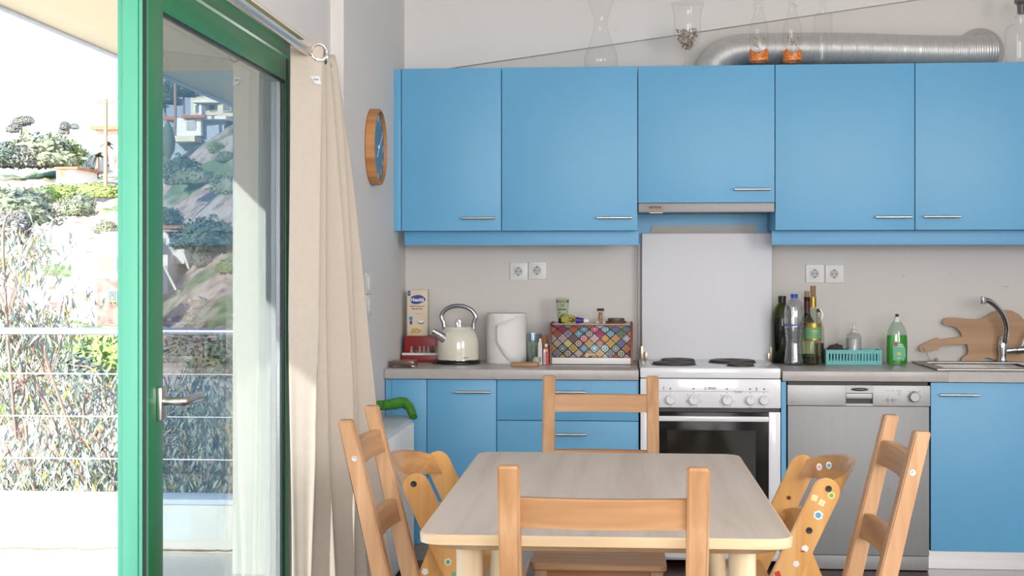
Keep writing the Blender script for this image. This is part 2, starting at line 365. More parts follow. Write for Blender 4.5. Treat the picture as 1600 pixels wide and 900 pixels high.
d = obj('door', B(lx[1]+.0015, lx[2]-.0015, yl, yl+.019, zpl, zd1, .0012), BLUE, t); handle(X(739, YL), yl, Z(612, -.6, YL), .155, d)
t = base('drawer_cabinet', 'blue drawer cabinet left of the cooker, partly behind the far chair', lx[2], lx[3])
zs = [zd1, Z(658, -.2, YL), Z(658, -.2, YL)-.24, zpl]
for k in range(3):
    d = obj('drawer', B(lx[2]+.0015, lx[3]-.0015, yl, yl+.019, zs[k+1]+(.003 if k < 2 else 0), zs[k], .0012), BLUE, t)
    handle(X(885, YL), yl, (Z(612, -.2, YL), Z(678, -.2, YL), zs[2]-.06)[k], .17, d)
o = obj('filler_strip', B(xst1+.002, xdw0-.003, yl, -.01, zpl, zd1), BLUE); tag(o, 'thin blue filler strip between the cooker and the dishwasher', 'panel')
t = base('sink_cabinet', 'blue sink base cabinet with one wide door right of the dishwasher', xdw1+.002, xdw1+.602, .66)
d = obj('door', B(xdw1+.004, xdw1+.600, yl, yl+.019, zpl, zd1, .0012), BLUE, t); handle(X(1497, YL), yl, Z(616.5, 1.4, YL), .158, d)
t = base('base_cabinet', 'blue base cabinet at the far right end beyond the sink', xdw1+.602, xr-.003, .66)
obj('door', B(xdw1+.604, xr-.006, yl, yl+.019, zpl, zd1, .0012), BLUE, t)
# worktops
o = obj('worktop', B(xw+.002, xst0-.006, -.625, -.001, zc0, zc, .003), COUNTER); tag(o, 'grey worktop left of the cooker', 'worktop')
sk0, sk1 = X(1443, D-.3), X(1443, D-.3)+.92
bm = NB(); wx0 = xst1+.004
box(bm, wx0, sk0+.03, -.625, -.001, zc0, zc, .003); box(bm, sk1-.03, xr-.002, -.625, -.001, zc0, zc); box(bm, sk0+.03, sk1-.03, -.625, -.52, zc0, zc); box(bm, sk0+.03, sk1-.03, -.07, -.001, zc0, zc)
o = obj('worktop', bm, COUNTER); tag(o, 'grey worktop right of the cooker, holding the sink', 'worktop')

# ================================================================ COOKER
t = thing('cooker', 'white freestanding electric cooker with its lid raised', 'cooker', ((xst0+xst1)/2, -.3, 0))
cx0, cx1 = xst0, xst1-.002; yf = -.615
zct = Z(589, .3, YL); zpt = zct-.006; zpb = Z(636, .3, YL); zdr = Z(642, .3, YL)
obj('body', B(cx0+.002, cx1-.002, yf+.03, -.03, .03, zct-.02), ENAMEL, t)
bm = B(cx0, cx1, yf-.005, -.03, zct-.004, zc+.012, .008); hob = obj('hob_top', bm, ENAMEL, t)
hz_ = zc+.012
for (px, py, r) in ((1059, 572.5, .074), (1053, 579.5, .092), (1144, 574.5, .10), (1157, 580.5, .055)):
    yy = {1059: -.22, 1053: -.43, 1144: -.27, 1157: -.50}[px]
    xx = X(px, D+yy); bm = lathe(NB(), [(r+.006, 0), (r+.006, .002), (r, .003), (r, .010), (r*.9, .012), (r*.35, .0125), (r*.3, .009), (0, .009)], (xx, yy, hz_), 36); obj('hotplate', bm, BURN, t)
bm = NB(); box(bm, cx0+.001, cx1-.001, yf-.012, yf+.03, zpb, zpt, .003); cp = obj('control_panel', bm, ENAMEL, t)
yk = yf-.012
for px in (1006.5+16, 1047, 1083, 1135, 1171.5, 1192.5):
    r = .020 if px not in (1083, 1135) else .0215
    x = X(px, YL); z = Z(623.5, .3, YL)
    if px < 1030: x = X(1024, YL)
    k = obj('knob', lathe(NB(), [(r*1.12, 0), (r*1.1, .004), (r, .006), (r*.94, .022), (r*.8, .025), (0, .025)], (x, yk, z), 28, 'y'), ENAMEL, cp)
    if px in (1047,): pass
INK = mat('grey_ink', (.12, .12, .14), .6)
bm = NB()
for px, n in ((1083, 7), (1135, 6), (1047, 3), (1171.5, 3), (1192.5, 2)):
    for q in range(n):
        a = PI/2+2*PI*q/7 if n > 3 else PI/2+PI*q; x = X(px, YL)+math.cos(a)*.031; z = Z(623.5, .3, YL)+math.sin(a)*.031
        box(bm, x-.0022, x+.0022, yk-.0005, yk, z-.0013, z+.0013)
    x = X(px, YL); z = Z(623.5, .3, YL); box(bm, x-.0008, x+.0008, yk-.0257, yk-.0251, z+.007, z+.015)
box(bm, X(1036.5, YL)-.0015, X(1036.5, YL)+.0015, yk-.0005, yk, Z(608, .3, YL), Z(603.5, .3, YL)); box(bm, X(1181, YL)-.0018, X(1181, YL)+.0018, yk-.0005, yk, Z(609, .3, YL), Z(604, .3, YL))
box(bm, cx0+.04, cx1-.05, yk-.0003, yk, Z(610.6, .3, YL), Z(610.1, .3, YL))
for px in (1047, 1083, 1135, 1171, 1193): box(bm, X(px, YL)-.004, X(px, YL)+.004, yk-.0004, yk, Z(607.5, .3, YL), Z(605.5, .3, YL))
obj('scale_marks', bm, INK, cp, False)
text('brand_lettering', 'PITSOS', .0125, (X(1111.7, YL), yk-.0004, Z(606, .3, YL)), BLACK, cp, wide=.80, bold=.0004)
bm = NB(); x = X(1101.5, YL); z = Z(606, .3, YL)
for a in ((-.0045, -.003, -.005, .005), (.003, .0045, -.005, .005), (-.0045, .0045, .0035, .005), (-.0045, .0045, -.005, -.0035)): box(bm, x+a[0], x+a[1], yk-.0006, yk, z+a[2], z+a[3])
obj('brand_mark', bm, BLACK, cp, False)
text('script_lettering', 'Studio', .010, (X(1153, YL), yk-.0004, Z(611, .3, YL)), INK, cp, (PI/2, 0, 0), 1.3)
# oven door
zdb = .16; xg1 = X(1200, YL)
obj('top_gap', B(cx0+.004, cx1-.004, yf+.002, yf+.028, zdr, zpb-.001), BLACK, t)
dr = obj('oven_door', B(cx0+.045, xg1, yf-.006, yf+.028, zdb, zdr-.003, .002), DARKG, t)
obj('inner_window', B(X(1042, YL), X(1180, YL), yf-.0068, yf-.0061, .26, Z(671, .3, YL), .0), mat('oven_window', (.022, .020, .016), .08, spec=.22), dr)
bm = B(cx0+.052, X(1199, YL), yf-.045, yf-.030, Z(656, .3, YL), Z(648, .3, YL), .004)
for x in (cx0+.06, X(1196, YL)-.012): box(bm, x, x+.012, yf-.031, yf-.006, Z(655, .3, YL), Z(649, .3, YL))
obj('door_handle', bm, ENAMEL, dr)
obj('side_frame', B(xg1+.001, cx1-.002, yf-.006, yf+.028, .045, zdr-.001, .002), ENAMEL, t)
obj('side_frame', B(cx0+.002, cx0+.044, yf-.006, yf+.028, .045, zdr-.001, .002), ENAMEL, t)
obj('lower_drawer', B(cx0+.045, xg1, yf-.006, yf+.028, .045, zdb-.004, .002), ENAMEL, t)
bm = NB()
for x in (cx0+.05, cx1-.05):
    for y in (yf+.08, -.08): obj('foot', lathe(NB(), [(.018, 0), (.018, .03)], (x, y, 0.0), 12), BLACK, t)
# lid
Ylid = D-.075; zl0 = Z(567, .3, Ylid); zl1 = Z(365, .3, Ylid); lx0, lx1 = X(1003, Ylid), X(1206, Ylid)
lid = obj('lid', B(lx0, lx1, -.083, -.065, zl0, zl1, .004), LIDW, t)
obj('lid_edge_trim', B(lx0-.003, lx1+.003, -.085, -.062, zl1-.001, zl1+.004, .001), mat('warm_trim', (.45, .36, .33), .4), lid)
for x in (lx0+.006, lx1-.006):
    s = 1 if x < 0.3 else -1
    bm = NB(); box(bm, x-.009-.004*s, x+.003-.004*s, -.11, -.085, hz_, hz_+.062, .002); box(bm, x+.012*s-.006, x+.012*s+.006, -.12, -.10, hz_, hz_+.034, .003)
    obj('hinge', bm, mat('aged_brass', (.46, .40, .30), .35, .8), lid)
obj('cooker_cable', tube(NB(), [(lx0-.012, -.02, zl0), (lx0-.012, -.02, 1.38)], .004, 6), WHITEP, t)

# ================================================================ DISHWASHER
t = thing('dishwasher', 'steel grey dishwasher between the cooker and the sink cabinet', 'dishwasher', ((xdw0+xdw1)/2, -.3, 0))
yd = -.612; zdt = Z(601.5, .9, YL); zdc = Z(633.5, .9, YL)
obj('body', B(xdw0+.006, xdw1-.006, yd+.03, -.02, .03, zc0-.005), BLACK, t)
cp = NB(); gx0, gx1 = X(1321, YL), X(1363, YL); gz0, gz1 = Z(630, .9, YL), Z(613.5, .9, YL)
box(cp, xdw0+.001, gx0, yd, yd+.03, zdc, zdt, .002); box(cp, gx1, xdw1-.001, yd, yd+.03, zdc, zdt, .002); box(cp, gx0, gx1, yd, yd+.03, gz1, zdt); box(cp, gx0, gx1, yd, yd+.03, zdc, gz0)
cp = obj('control_panel', cp, LSTEEL, t)
bm = NB(); box(bm, gx0, gx1, yd+.022, yd+.03, gz0, gz1); obj('grip_recess', bm, BLACK, cp)
bm = NB(); box(bm, gx0+.001, gx1-.001, yd+.004, yd+.02, (gz0+gz1)/2-.002, gz1-.002, .003); obj('grip_bar', bm, LSTEEL, cp)
kx, kz = X(1427, YL), Z(618.5, .9, YL)
obj('program_knob', lathe(NB(), [(.024, 0), (.024, .004), (.0205, .006), (.020, .024), (.018, .026), (0, .026)], (kx, yd, kz), 32, 'y'), LSTEEL, cp)
for px in (1386.3, 1394.7): obj('push_button', lathe(NB(), [(.0075, 0), (.0075, .003), (.0062, .0045), (0, .0045)], (X(px, YL), yd, Z(624.2, .9, YL)), 20, 'y'), DSTEEL, cp)
bm = NB()
for px, py in ((1384, 609.6), (1387, 609.6), (1392, 609.6), (1395, 609.6), (1401, 609.5), (1403.5, 609.5), (1406, 609.5), (1403, 612.8), (1406, 612.8), (1403, 616), (1406, 616), (1386.5, 619), (1380.5, 625), (1400.5, 624), (1387, 629.5), (1395, 629.5), (1418.5, 610), (1416, 618.5), (1419, 625.5), (1434, 625.5), (1435.5, 610), (1437.5, 618.5)):
    x, z = X(px, YL), Z(py, .9, YL); box(bm, x-.002, x+.002, yd-.0006, yd, z-.0013, z+.0013)
x, z = X(1238, YL), Z(628, .9, YL); box(bm, x-.007, x+.007, yd-.0005, yd, z-.001, z+.001)
obj('printed_symbols', bm, INK, cp, False)['kind'] = 'stuff'
ex, ez = X(1342.5, YL), Z(607.7, .9, YL)
em = obj('emblem', lathe(NB(), [(.037, 0), (.037, .002), (.033, .003), (0, .003)], (ex, yd, ez), 32, 'y'), BLACK, cp)
for v in em.data.vertices: v.co.z = (v.co.z+t.location.z-ez)*.18+ez-t.location.z
text('emblem_lettering', 'CARERAI', .0042, (ex, yd-.0034, ez), LSTEEL, em, wide=2.0)
obj('door', B(xdw0+.003, xdw1-.005, yd+.002, yd+.03, Z(866, .9, YL), zdc-.002, .002), DSTEEL, t)
obj('kick_panel', B(xdw0+.003, xdw1-.005, yd+.012, yd+.03, .004, Z(867.5, .9, YL), .001), DSTEEL, t)

# ================================================================ SINK + TAP
t = thing('sink', 'stainless steel inset sink with drainer at the right of the worktop', 'sink', ((sk0+sk1)/2, -.3, zc))
bm = NB(); r = .006
for (a, b, c, d) in ((sk0, sk1, -.56, -.50), (sk0, sk1, -.12, -.05), (sk0, sk0+.05, -.50, -.12), (sk1-.06, sk1, -.50, -.12)): box(bm, a, b, c, d, zc+.0005, zc+.008, .003)
obj('rim', bm, SINKM, t)
bm = NB(); box(bm, sk0+.05, sk0+.44, -.50, -.12, zc-.012, zc-.004)
for k in range(8): box(bm, sk0+.075, sk0+.42, -.47+.043*k, -.455+.043*k, zc-.004, zc+.001, .002)
obj('drainer', bm, SINKM, t)
bm = NB(); bx0, bx1 = sk0+.45, sk1-.06
for a in ((bx0, bx1, -.50, -.12, zc-.16, zc-.155), (bx0, bx0+.004, -.5, -.12, zc-.16, zc+.002), (bx1-.004, bx1, -.5, -.12, zc-.16, zc+.002), (bx0, bx1, -.5, -.496, zc-.16, zc+.002), (bx0, bx1, -.124, -.12, zc-.16, zc+.002)): box(bm, *a)
obj('bowl', bm, SINKM, t)
yt = -.09-.0; Yt_ = D-.30
yt = -.10; Yt_ = D+yt
tb = P(1567, 568, Yt_); tb.z = zc+.008
t = thing('tap', 'chrome swan-neck mixer tap at the sink', 'tap', tb)
obj('body', lathe(NB(), [(.024, 0), (.024, .004), (.0195, .008), (.0185, .03), (.0205, .06), (.0205, .085), (.016, .10), (.0135, .108), (.0135, .114)], tb, 28), CHROME, t)
zz = lambda py: Z(py, tb.x, Yt_)
pts = [(X(px, Yt_), yt-.02*k, zz(py)) for k, (px, py) in enumerate([(1568, 540), (1568.5, 528), (1568, 510), (1561, 492), (1549, 478), (1536, 469.5), (1524, 467.5)])]
sp_ = obj('spout', tube(NB(), smooth_path(pts, 6), [.0125]*37 if len(smooth_path(pts, 6)) == 37 else .0125, 16), CHROME, t)
e = Vector(pts[-1]); obj('aerator', lathe(NB(), [(.0125, -.018), (.0135, -.016), (.0135, .010), (.011, .013)], (e.x+.003, e.y, e.z), 20), CHROME, sp_)
a0 = Vector((tb.x+.012, yt, zz(548))); a1 = Vector((X(1588, Yt_), yt, zz(547)))
obj('valve_arm', tube(NB(), [a0, a0.lerp(a1, .5), a1], [.013, .0135, .0155], 18), CHROME, t)
hd = obj('lever_cap', tube(NB(), [a1+Vector((.002, 0, 0)), a1+Vector((.03, 0, .002))], .0185, 20), CHROME, t)
obj('lever', tube(NB(), [a1+Vector((.02, 0, 0)), (X(1600, Yt_), yt, zz(532)), (X(1606, Yt_), yt, zz(518))], [.008, .006, .006], 10), CHROME, hd)

# ================================================================ SOCKETS, SWITCHES, CLOCK
def socket(px, py, label, grp):
    c = P(px, py, D); h = .0415; t = thing('wall_socket', label, 'socket', (c.x, -.005, c.z-h), grp)
    obj('frame_plate', B(c.x-h, c.x+h, -.009, -.0005, c.z-h, c.z+h, .003), WHITEP, t)
    bm = NB(); box(bm, c.x-.0275, c.x+.0275, -.0115, -.0092, c.z-.0275, c.z+.0275, .002); ins = obj('insert', bm, WHITEP, t)
    obj('well', lathe(NB(), [(.0205, 0), (.0205, .0006), (.019, .0012), (0, .0008)], (c.x-.002, -.0115, c.z), 28, 'y'), mat('socket_well', (.50, .49, .47), .5), ins)
    bm = NB()
    for dx, dz, r in ((-.0095, 0, .0028), (.0095, 0, .0028), (0, .0175, .0032), (0, -.0175, .0032)): lathe(bm, [(r, 0), (r, .0006), (0, .0006)], (c.x-.002+dx, -.0126, c.z+dz), 12, 'y')
    obj('contact', bm, BLACK, ins)
socket(811, 424, 'white wall socket above the kitchen roll, left one of its pair', 'wall sockets'); socket(840, 422.5, 'white wall socket above the kitchen roll, right one of its pair', 'wall sockets')
socket(1273, 427.5, 'white wall socket above the wine bottles, left one of its pair', 'wall sockets'); socket(1303.5, 428, 'white wall socket above the turquoise basket, right one of its pair', 'wall sockets')
k = 0
for (pa, pb, za, zb) in ((559.5, 568.5, 429, 460), (569.5, 577.5, 427, 459), (559.5, 568.5, 463, 495), (569.5, 577.5, 461, 493)):
    ya, yb = Yat(pa, xw)-D, Yat(pb, xw)-D; z1, z0 = Z(za, xw, ya+D), Z(zb, xw, ya+D); k += 1
    t = thing('light_switch', 'white rocker switch on the left wall, %s of four' % ('upper left', 'upper right', 'lower left', 'lower right')[k-1], 'switch', (xw, (ya+yb)/2, z0), 'light switches by the curtain')
    obj('plate', B(xw+.0003, xw+.009, ya, yb, z0, z1, .003), WHITEP, t); obj('rocker', B(xw+.0092, xw+.014, ya+.02, yb-.02, z0+.014, z1-.014, .003), WHITEP, t)
cy = Yat(595.5, xw+.04)-D; ck = Vector((xw, cy, Z(230, xw+.03, cy+D))); r = .155
t = thing('wall_clock', 'round wooden wall clock with a blue face', 'clock', (xw, cy, ck.z-r))
obj('wooden_rim', lathe(NB(), [(r-.004, .001), (r, .004), (r, .038), (r-.003, .040), (r-.010, .040), (r-.011, .033), (r-.012, .004)], ck, 64, 'x'), wood('clock_oak', (.42, .18, .055), (.62, .30, .11), 'x', 1), t)
obj('dial', lathe(NB(), [(0, .028), (r-.012, .028), (r-.012, .02), (0, .02)], ck, 48, 'x'), mat('clock_blue', (.05, .20, .33), .35), t)
WH = mat('white_print', (.85, .88, .9), .5); bm = NB()
def dialbar(bm, a, r0, r1, w, x):
    d = Vector((0, math.sin(a), math.cos(a))); s = Vector((0, d.z, -d.y)); p = [ck+d*r0-s*w, ck+d*r0+s*w, ck+d*r1+s*w, ck+d*r1-s*w]
    vs = [bm.verts.new(q+Vector((x, 0, 0))) for q in p]; v2 = [bm.verts.new(q+Vector((x+.001, 0, 0))) for q in p]
    bm.faces.new(vs); bm.faces.new(v2[::-1]); [bm.faces.new((vs[i], v2[i], v2[(i+1) % 4], vs[(i+1) % 4])) for i in range(4)]
for q in range(12):
    n = str(q or 12); a = q*PI/6
    text('numeral', n, .034, ck+Vector((.0288, math.sin(a)*.115, math.cos(a)*.115)), WH, t, (PI/2, 0, PI/2), depth=.0003)
for a, l, w in ((.95, .085, .0028), (3.9, .06, .0035)):
    bm = NB(); dialbar(bm, a, -.012, l, w, .031+.001*(l > .07)); obj('hand', bm, WH, t, False)
obj('centre_pin', lathe(NB(), [(.006, .028), (.006, .034), (0, .034)], ck, 16, 'x'), WH, t)

bm = NB()
for px, py, w, h in ((1412, 432, .004, .002), (1485, 427, .0025, .0015), (1574, 450, .004, .0015), (1571, 447.5, .016, .0008), (1380, 522, .003, .002)):
    c = P(px, py, D); box(bm, c.x-w, c.x+w, -.0006, 0, c.z-h, c.z+h)
o = struct(obj('wall_scuffs', bm, mat('scuff', (.36, .33, .31), .9), None, False)); o['kind'] = 'structure'
# ================================================================ RADIATOR + GLOVE
rx = -.855; ry1 = Yat(644, rx)-D; ry0 = ry1-.80; rz1 = Z(648, rx, ry1+D); rz0 = .07
t = thing('radiator', 'white ribbed panel radiator on the left wall', 'radiator', (rx, (ry0+ry1)/2, rz0))
RADW = mat('radiator_white', (.80, .80, .79), .4)
bm = B(rx-.006, rx-.002, ry0, ry1, rz0, rz1-.008); obj('front_panel', bm, RADW, t)
n = 24; per = (ry1-ry0-.03)/n
me0 = None
for k in range(n):
    y = ry0+.02+per*k
    if me0 is None:
        o = obj('rib', B(rx-.002, rx+.012, y, y+per*.58, rz0+.03, rz1-.03, .003), RADW, t); me0 = o
    else: o = me0.copy(); C.objects.link(o); o.location = me0.location+Vector((0, per*k, 0))
obj('top_grille', B(xw+.035, rx, ry0, ry1, rz1-.008, rz1, .002), mat('radiator_top', (.62, .66, .68), .4), t)
obj('end_cover', B(xw+.035, rx-.006, ry1-.004, ry1, rz0, rz1-.008), RADW, t); obj('end_cover', B(xw+.035, rx-.006, ry0, ry0+.004, rz0, rz1-.008), RADW, t)
obj('back_panel', B(xw+.035, xw+.040, ry0+.004, ry1-.004, rz0, rz1-.01), RADW, t)
obj('wall_bracket', B(xw+.0005, xw+.035, ry0+.15, ry0+.18, rz0+.1, rz1-.05), RADW, t)
vy = ry0-.05; vz = rz1-.09
t = thing('radiator_valve', 'chrome thermostat valve at the near end of the radiator', 'valve', (rx-.04, vy, vz-.02))
obj('knob', lathe(NB(), [(.014, -.04), (.02, -.03), (.021, .02), (.016, .03), (.009, .032)], (rx-.01, vy, vz), 18), CHROME, t); obj('pipe', tube(NB(), [(rx-.01, vy, vz-.04), (rx-.01, vy, .003)], .007, 10), CHROME, t)
gl = smooth_path([P(585, 632, 5.66), P(600, 633, 5.68), P(617, 631, 5.70), P(630, 629, 5.72), P(640, 637, 5.71), P(646, 652, 5.69)], 6)
gl = [Vector((max(p.x, xw+.012+.01), p.y, max(p.z, rz1+.016) if p.x < rx else p.z)) for p in gl]
bm = tube(NB(), gl, [.020+.008*math.sin(PI*min(1, i/len(gl)*1.1))+.001*math.sin(i*1.7) for i in range(len(gl))], 14, flat=(1.35, .8))
o = obj('green_cloth', bm, mat('green_cloth', (.07, .27, .035), .95, vary=.25, scale=40, bump=.5, bscale=60)); tag(o, 'green rolled cloth mitt draped over the top of the radiator', 'cloth')

# ================================================================ TABLE
tx, ty, TW, TL = -.023, 2.726-D, .74, 1.25
t = thing('dining_table', 'rectangular pale birch dining table with round tapered legs in the foreground', 'table', (tx, ty+TL/2, 0))
bm = NB(); rings = []
for z, ins, r in ((.74, .004, .045), (.737, 0, .048), (.720, .001, .048), (.706, .030, .055), (.704, .036, .055)):
    rings.append([bm.verts.new((tx+p[0], ty+TL/2+p[1], z)) for p in rrect(TW-2*ins, TL-2*ins, r, 6)])
for a, b in zip(rings, rings[1:]):
    for i in range(len(a)): bm.faces.new((a[i], b[i], b[(i+1) % len(a)], a[(i+1) % len(a)])).material_index = 1
bm.faces.new(rings[0]); bm.faces.new(rings[-1][::-1]).material_index = 1
obj('table_top', bm, [BIRCH, BIRCHE], t, ang_=25)
for sx, sy in ((-1, 0), (1, 0), (-1, 1), (1, 1)):
    lx_ = tx+sx*.28; ly_ = ty+(.145 if not sy else 3.709-2.726); o_ = Vector((sx*.045, (0 if sy else -.03), 0)); k_ = .85 if sy else 1
    obj('leg', tube(NB(), [Vector((lx_, ly_, .7045)), Vector((lx_, ly_, .60)), Vector((lx_, ly_, .60))+o_*.5+Vector((0, 0, -.3)), Vector((lx_, ly_, 0))+o_], [.028*k_, .028*k_, .024*k_, .017], 24), BIRCHL, t)
bm = NB()
box(bm, tx-.25, tx+.25, ty+.22, ty+.24, .68, .703); box(bm, tx-.25, tx+.25, ty+TL-.22, ty+TL-.20, .68, .703)
for s in (-1, 1): box(bm, tx+s*.24-.01, tx+s*.24+.01, ty+.24, ty+TL-.22, .68, .703)
obj('apron', bm, BIRCHL, t)

# ================================================================ PINE CHAIRS
def make_chair():
    t = thing('dining_chair', '', 'chair', (0, 0, 0), 'pine chairs around the table')
    zsx = .386; hw = .195
    for s in (-1, 1):
        x0, x1 = (s*hw-.041 if s > 0 else -hw), (hw if s > 0 else -hw+.041)
        pts = [(-.235, 0), (-.20, 0), (-.172, .38), (-.172, .41), (-.292, .896), (-.296, .901), (-.324, .901), (-.327, .896), (-.212, .40), (-.212, .37)]
        bm = prism(NB(), [(p[0], p[1]) for p in pts], 1)     # in xz plane, extruded y -> remap
        for v in bm.verts: v.co = Vector((x0+(x1-x0)*v.co.y, v.co.x, v.co.z))
        bmesh.ops.bevel(bm, geom=[e for e in bm.edges if abs(e.verts[0].co.x-e.verts[1].co.x) < 1e-6], offset=.0035, segments=2, affect='EDGES')
        obj('back_post', bm, PINE, t)
        obj('front_leg', B(x0+.004*(s < 0)-.0, x1-.004*(s > 0), .225, .26, 0, zsx-.022, .003), PINE, t)
        obj('side_rail', B(s*(hw-.02)-.010, s*(hw-.02)+.010, -.18, .225, zsx-.085, zsx-.022, .002), PINE, t)
        obj('side_stretcher', B(s*(hw-.02)-.010, s*(hw-.02)+.010, -.20, .225, .16, .195, .002), PINE, t)
    for (z0, z1, nm) in ((.782, .840, 0), (.60, .658, 1)):
        bm = NB(); rows = []; n = 14
        for i in range(n+1):
            u = -1+2*i/n; x = u*(hw-.036); bow = -.016*(1-u*u)
            yc = lambda z: -.192-(z-.40)*(.113/.49)+bow
            rows.append([bm.verts.new((x, yc(z)+dy, z)) for (z, dy) in ((z0, .011), (z1-.003, .011), (z1, .007), (z1, -.007), (z1-.003, -.011), (z0, -.011))])
        for a, b in zip(rows, rows[1:]):
            for k in range(6): bm.faces.new((a[k], b[k], b[(k+1) % 6], a[(k+1) % 6]))
        bm.faces.new(rows[0]); bm.faces.new(rows[-1][::-1])
        obj('back_rail', bm, PINEX, t)
    for s in (-1, 1):
        zq = .81; yq = -.192-(zq-.40)*(.113/.49)
        bm = lathe(NB(), [(.0075, 0), (.0072, .0012), (.003, .0014), (0, .0006)], (s*hw, yq, zq), 18, 'x')
        if s < 0: bmesh.ops.scale(bm, vec=(-1, 1, 1), verts=bm.verts, space=Matrix.Translation((hw, 0, 0)))
        obj('screw_cap', bm, HANDLE, t)
    bm = NB(); pl = rrect(.405, .455, .02, 4, 0, .0475)
    rings = [[bm.verts.new((p[0]*q, .0475+(p[1]-.0475)*q, z)) for p in pl] for z, q in ((zsx-.022, .985), (zsx-.018, 1), (zsx-.005, 1), (zsx, .985))]
    for v in [v for rg in rings for v in rg]:
        if v.co.y < -.165 and abs(v.co.x) > .15: v.co.y = -.165
    for a, b in zip(rings, rings[1:]):
        for i in range(len(a)): bm.faces.new((a[i], a[(i+1) % len(a)], b[(i+1) % len(a)], b[i]))
    bm.faces.new(rings[0][::-1]); bm.faces.new(rings[-1])
    obj('seat', bm, PINEX, t)
    obj('front_rail', B(-.158, .158, .232, .25, zsx-.095, zsx-.022, .002), wood('pine_red', (.36, .13, .04), (.58, .25, .08), 'x', .7), t)
    obj('back_seat_rail', B(-.158, .158, -.20, -.182, zsx-.085, zsx-.0, .002), PINEX, t)
    return t
ch = make_chair()
spots = [((-.024, 2.88-D), 0, 'pine ladder-back chair nearest the camera, seen from behind at the near end of the table'),
         ((-.052, 4.415-D), PI, 'pine ladder-back chair at the far end of the table, facing the camera'),
         ((-.338, 3.485-D), -PI/2, 'pine ladder-back chair on the left side of the table, beside the curtain'),
         ((.372, 3.352-D), PI/2, 'pine ladder-back chair on the right side of the table, in front of the dishwasher')]
for i, ((x, y), rz, lab) in enumerate(spots):
    o = ch if i == 0 else copy_tree(ch)
    o.location = (x, y, 0); o.rotation_euler = (0, 0, rz); o['label'] = lab

# ================================================================ HIGH CHAIRS (leaning plywood side panels, bent backrest)
STK = [mat('sticker_%s' % n, c, .5) for n, c in (('white', (.8, .8, .78)), ('pink', (.8, .35, .55)), ('sky_blue', (.10, .38, .58)), ('yellow', (.85, .75, .2)), ('red', (.55, .04, .03)), ('green', (.15, .4, .2)))]
def capsule(p, q, w, n=8):       # outline of a straight bar with round ends in XZ
    p = Vector((p[0], p[1])); q = Vector((q[0], q[1])); d = (q-p).normalized(); s = Vector((-d.y, d.x)); a0 = math.atan2(s.y, s.x); out = []
    for i in range(n+1): a = a0+PI*i/n; out.append((p.x+w*math.cos(a), p.y+w*math.sin(a)))
    for i in range(n+1): a = a0+PI+PI*i/n; out.append((q.x+w*math.cos(a), q.y+w*math.sin(a)))
    return out
def high_chair(sg, cx, y0, y1, label):
    # sg=+1: backrest towards +x. panels at y0 (near) and y1 (far)
    t = thing('high_chair', label, 'high chair', (cx, (y0+y1)/2, 0), 'plywood high chairs at the table')
    w = .037; top = (cx, .71-w); bot = (cx-sg*.30, .018); th = .019; M = lambda y: Matrix.Translation((0, y, 0))
    for y in (y0, y1-th):
        pts = capsule(top, (bot[0], bot[1]+w-.018), w); pts = [(a, max(0, b)) for a, b in pts]
        obj('side_panel', prism(NB(), pts, th, M(y), .003), PLY, t)
        j = Vector(top).lerp(Vector(bot), .24); yb = y+th+.001 if y == y0 else y-th-.001
        pts = capsule((j.x+sg*.004, j.y-.01), (j.x+sg*.20, w-.01), w*.9); pts = [(a, max(0, b)) for a, b in pts]
        obj('rear_leg', prism(NB(), pts, th, M(yb), .003), PLY, t)
    d = (Vector(bot)-Vector(top)).normalized()
    yn, yfz = y0+th+.001, y1-th-.001
    def band(nm, q0, h, bul, m):
        c0 = Vector(top)+d*q0; bm = NB(); rows = []; n = 20
        for i in range(n+1):
            u = i/n; y = yn+(yfz-yn)*u; k = math.sin(PI*u)**.55
            up = Vector((-d.x, -d.y)); nn = Vector((sg*abs(d.y), sg*-d.x if 0 else abs(d.x)))
            base_ = c0+Vector((sg*1, .25)).normalized()*bul*k
            f = h*(.72+.28*k)/2
            rows.append([bm.verts.new((p.x, y, p.y)) for p in (base_-up*f, base_+up*f, base_+up*f+nn*.012, base_-up*f+nn*.012)])
        for a, b in zip(rows, rows[1:]):
            for k in range(4): bm.faces.new((a[k], b[k], b[(k+1) % 4], a[(k+1) % 4]))
        bm.faces.new(rows[0]); bm.faces.new(rows[-1][::-1])
        return obj(nm, bm, m, t)
    band('backrest', .004, .084, .088, PLYB)
    band('lower_backrest', .175, .10, .05, PLYB)
    sc_ = Vector(top)+d*.30
    obj('seat', B(min(sc_.x, sc_.x-sg*.16), max(sc_.x, sc_.x-sg*.16), yn+.021, yfz-.021, sc_.y-.012, sc_.y, .003), PLYB, t)
    f_ = Vector(top)+d*.56
    obj('footrest', B(min(f_.x, f_.x-sg*.09), max(f_.x, f_.x-sg*.09), yn, yfz, f_.y-.012, f_.y, .003), PLYB, t)
    for q in (-.010, .112): p = Vector(top)+d*q; bm = NB(); lathe(bm, [(.0085, 0), (.0085, .002), (.005, .0022), (0, .0012)], (p.x+sg*.002, y0, p.y), 16, 'y'); obj('bolt_cap', bm, BLACK, t)
    bm = NB()
    for q in (.10,): p = Vector(top)+d*q; lathe(bm, [(.006, 0), (.006, .002), (0, .002)], (p.x-sg*.0, yfz, p.y), 14, 'y')
    obj('bolt_cap', bm, mat('dark_red_hole', (.12, .02, .01), .5), t)
    return t, top, d
Yn, Yf = 3.735, 4.215
hr, topr, dr_ = high_chair(1, X(1291, Yn), Yn-D, Yf-D, 'plywood high chair with stickers on its side, right of the table')
hl, topl, dl_ = high_chair(-1, X(650, Yn), Yn-D, Yf-D, 'plywood high chair left of the table, behind the left pine chair')
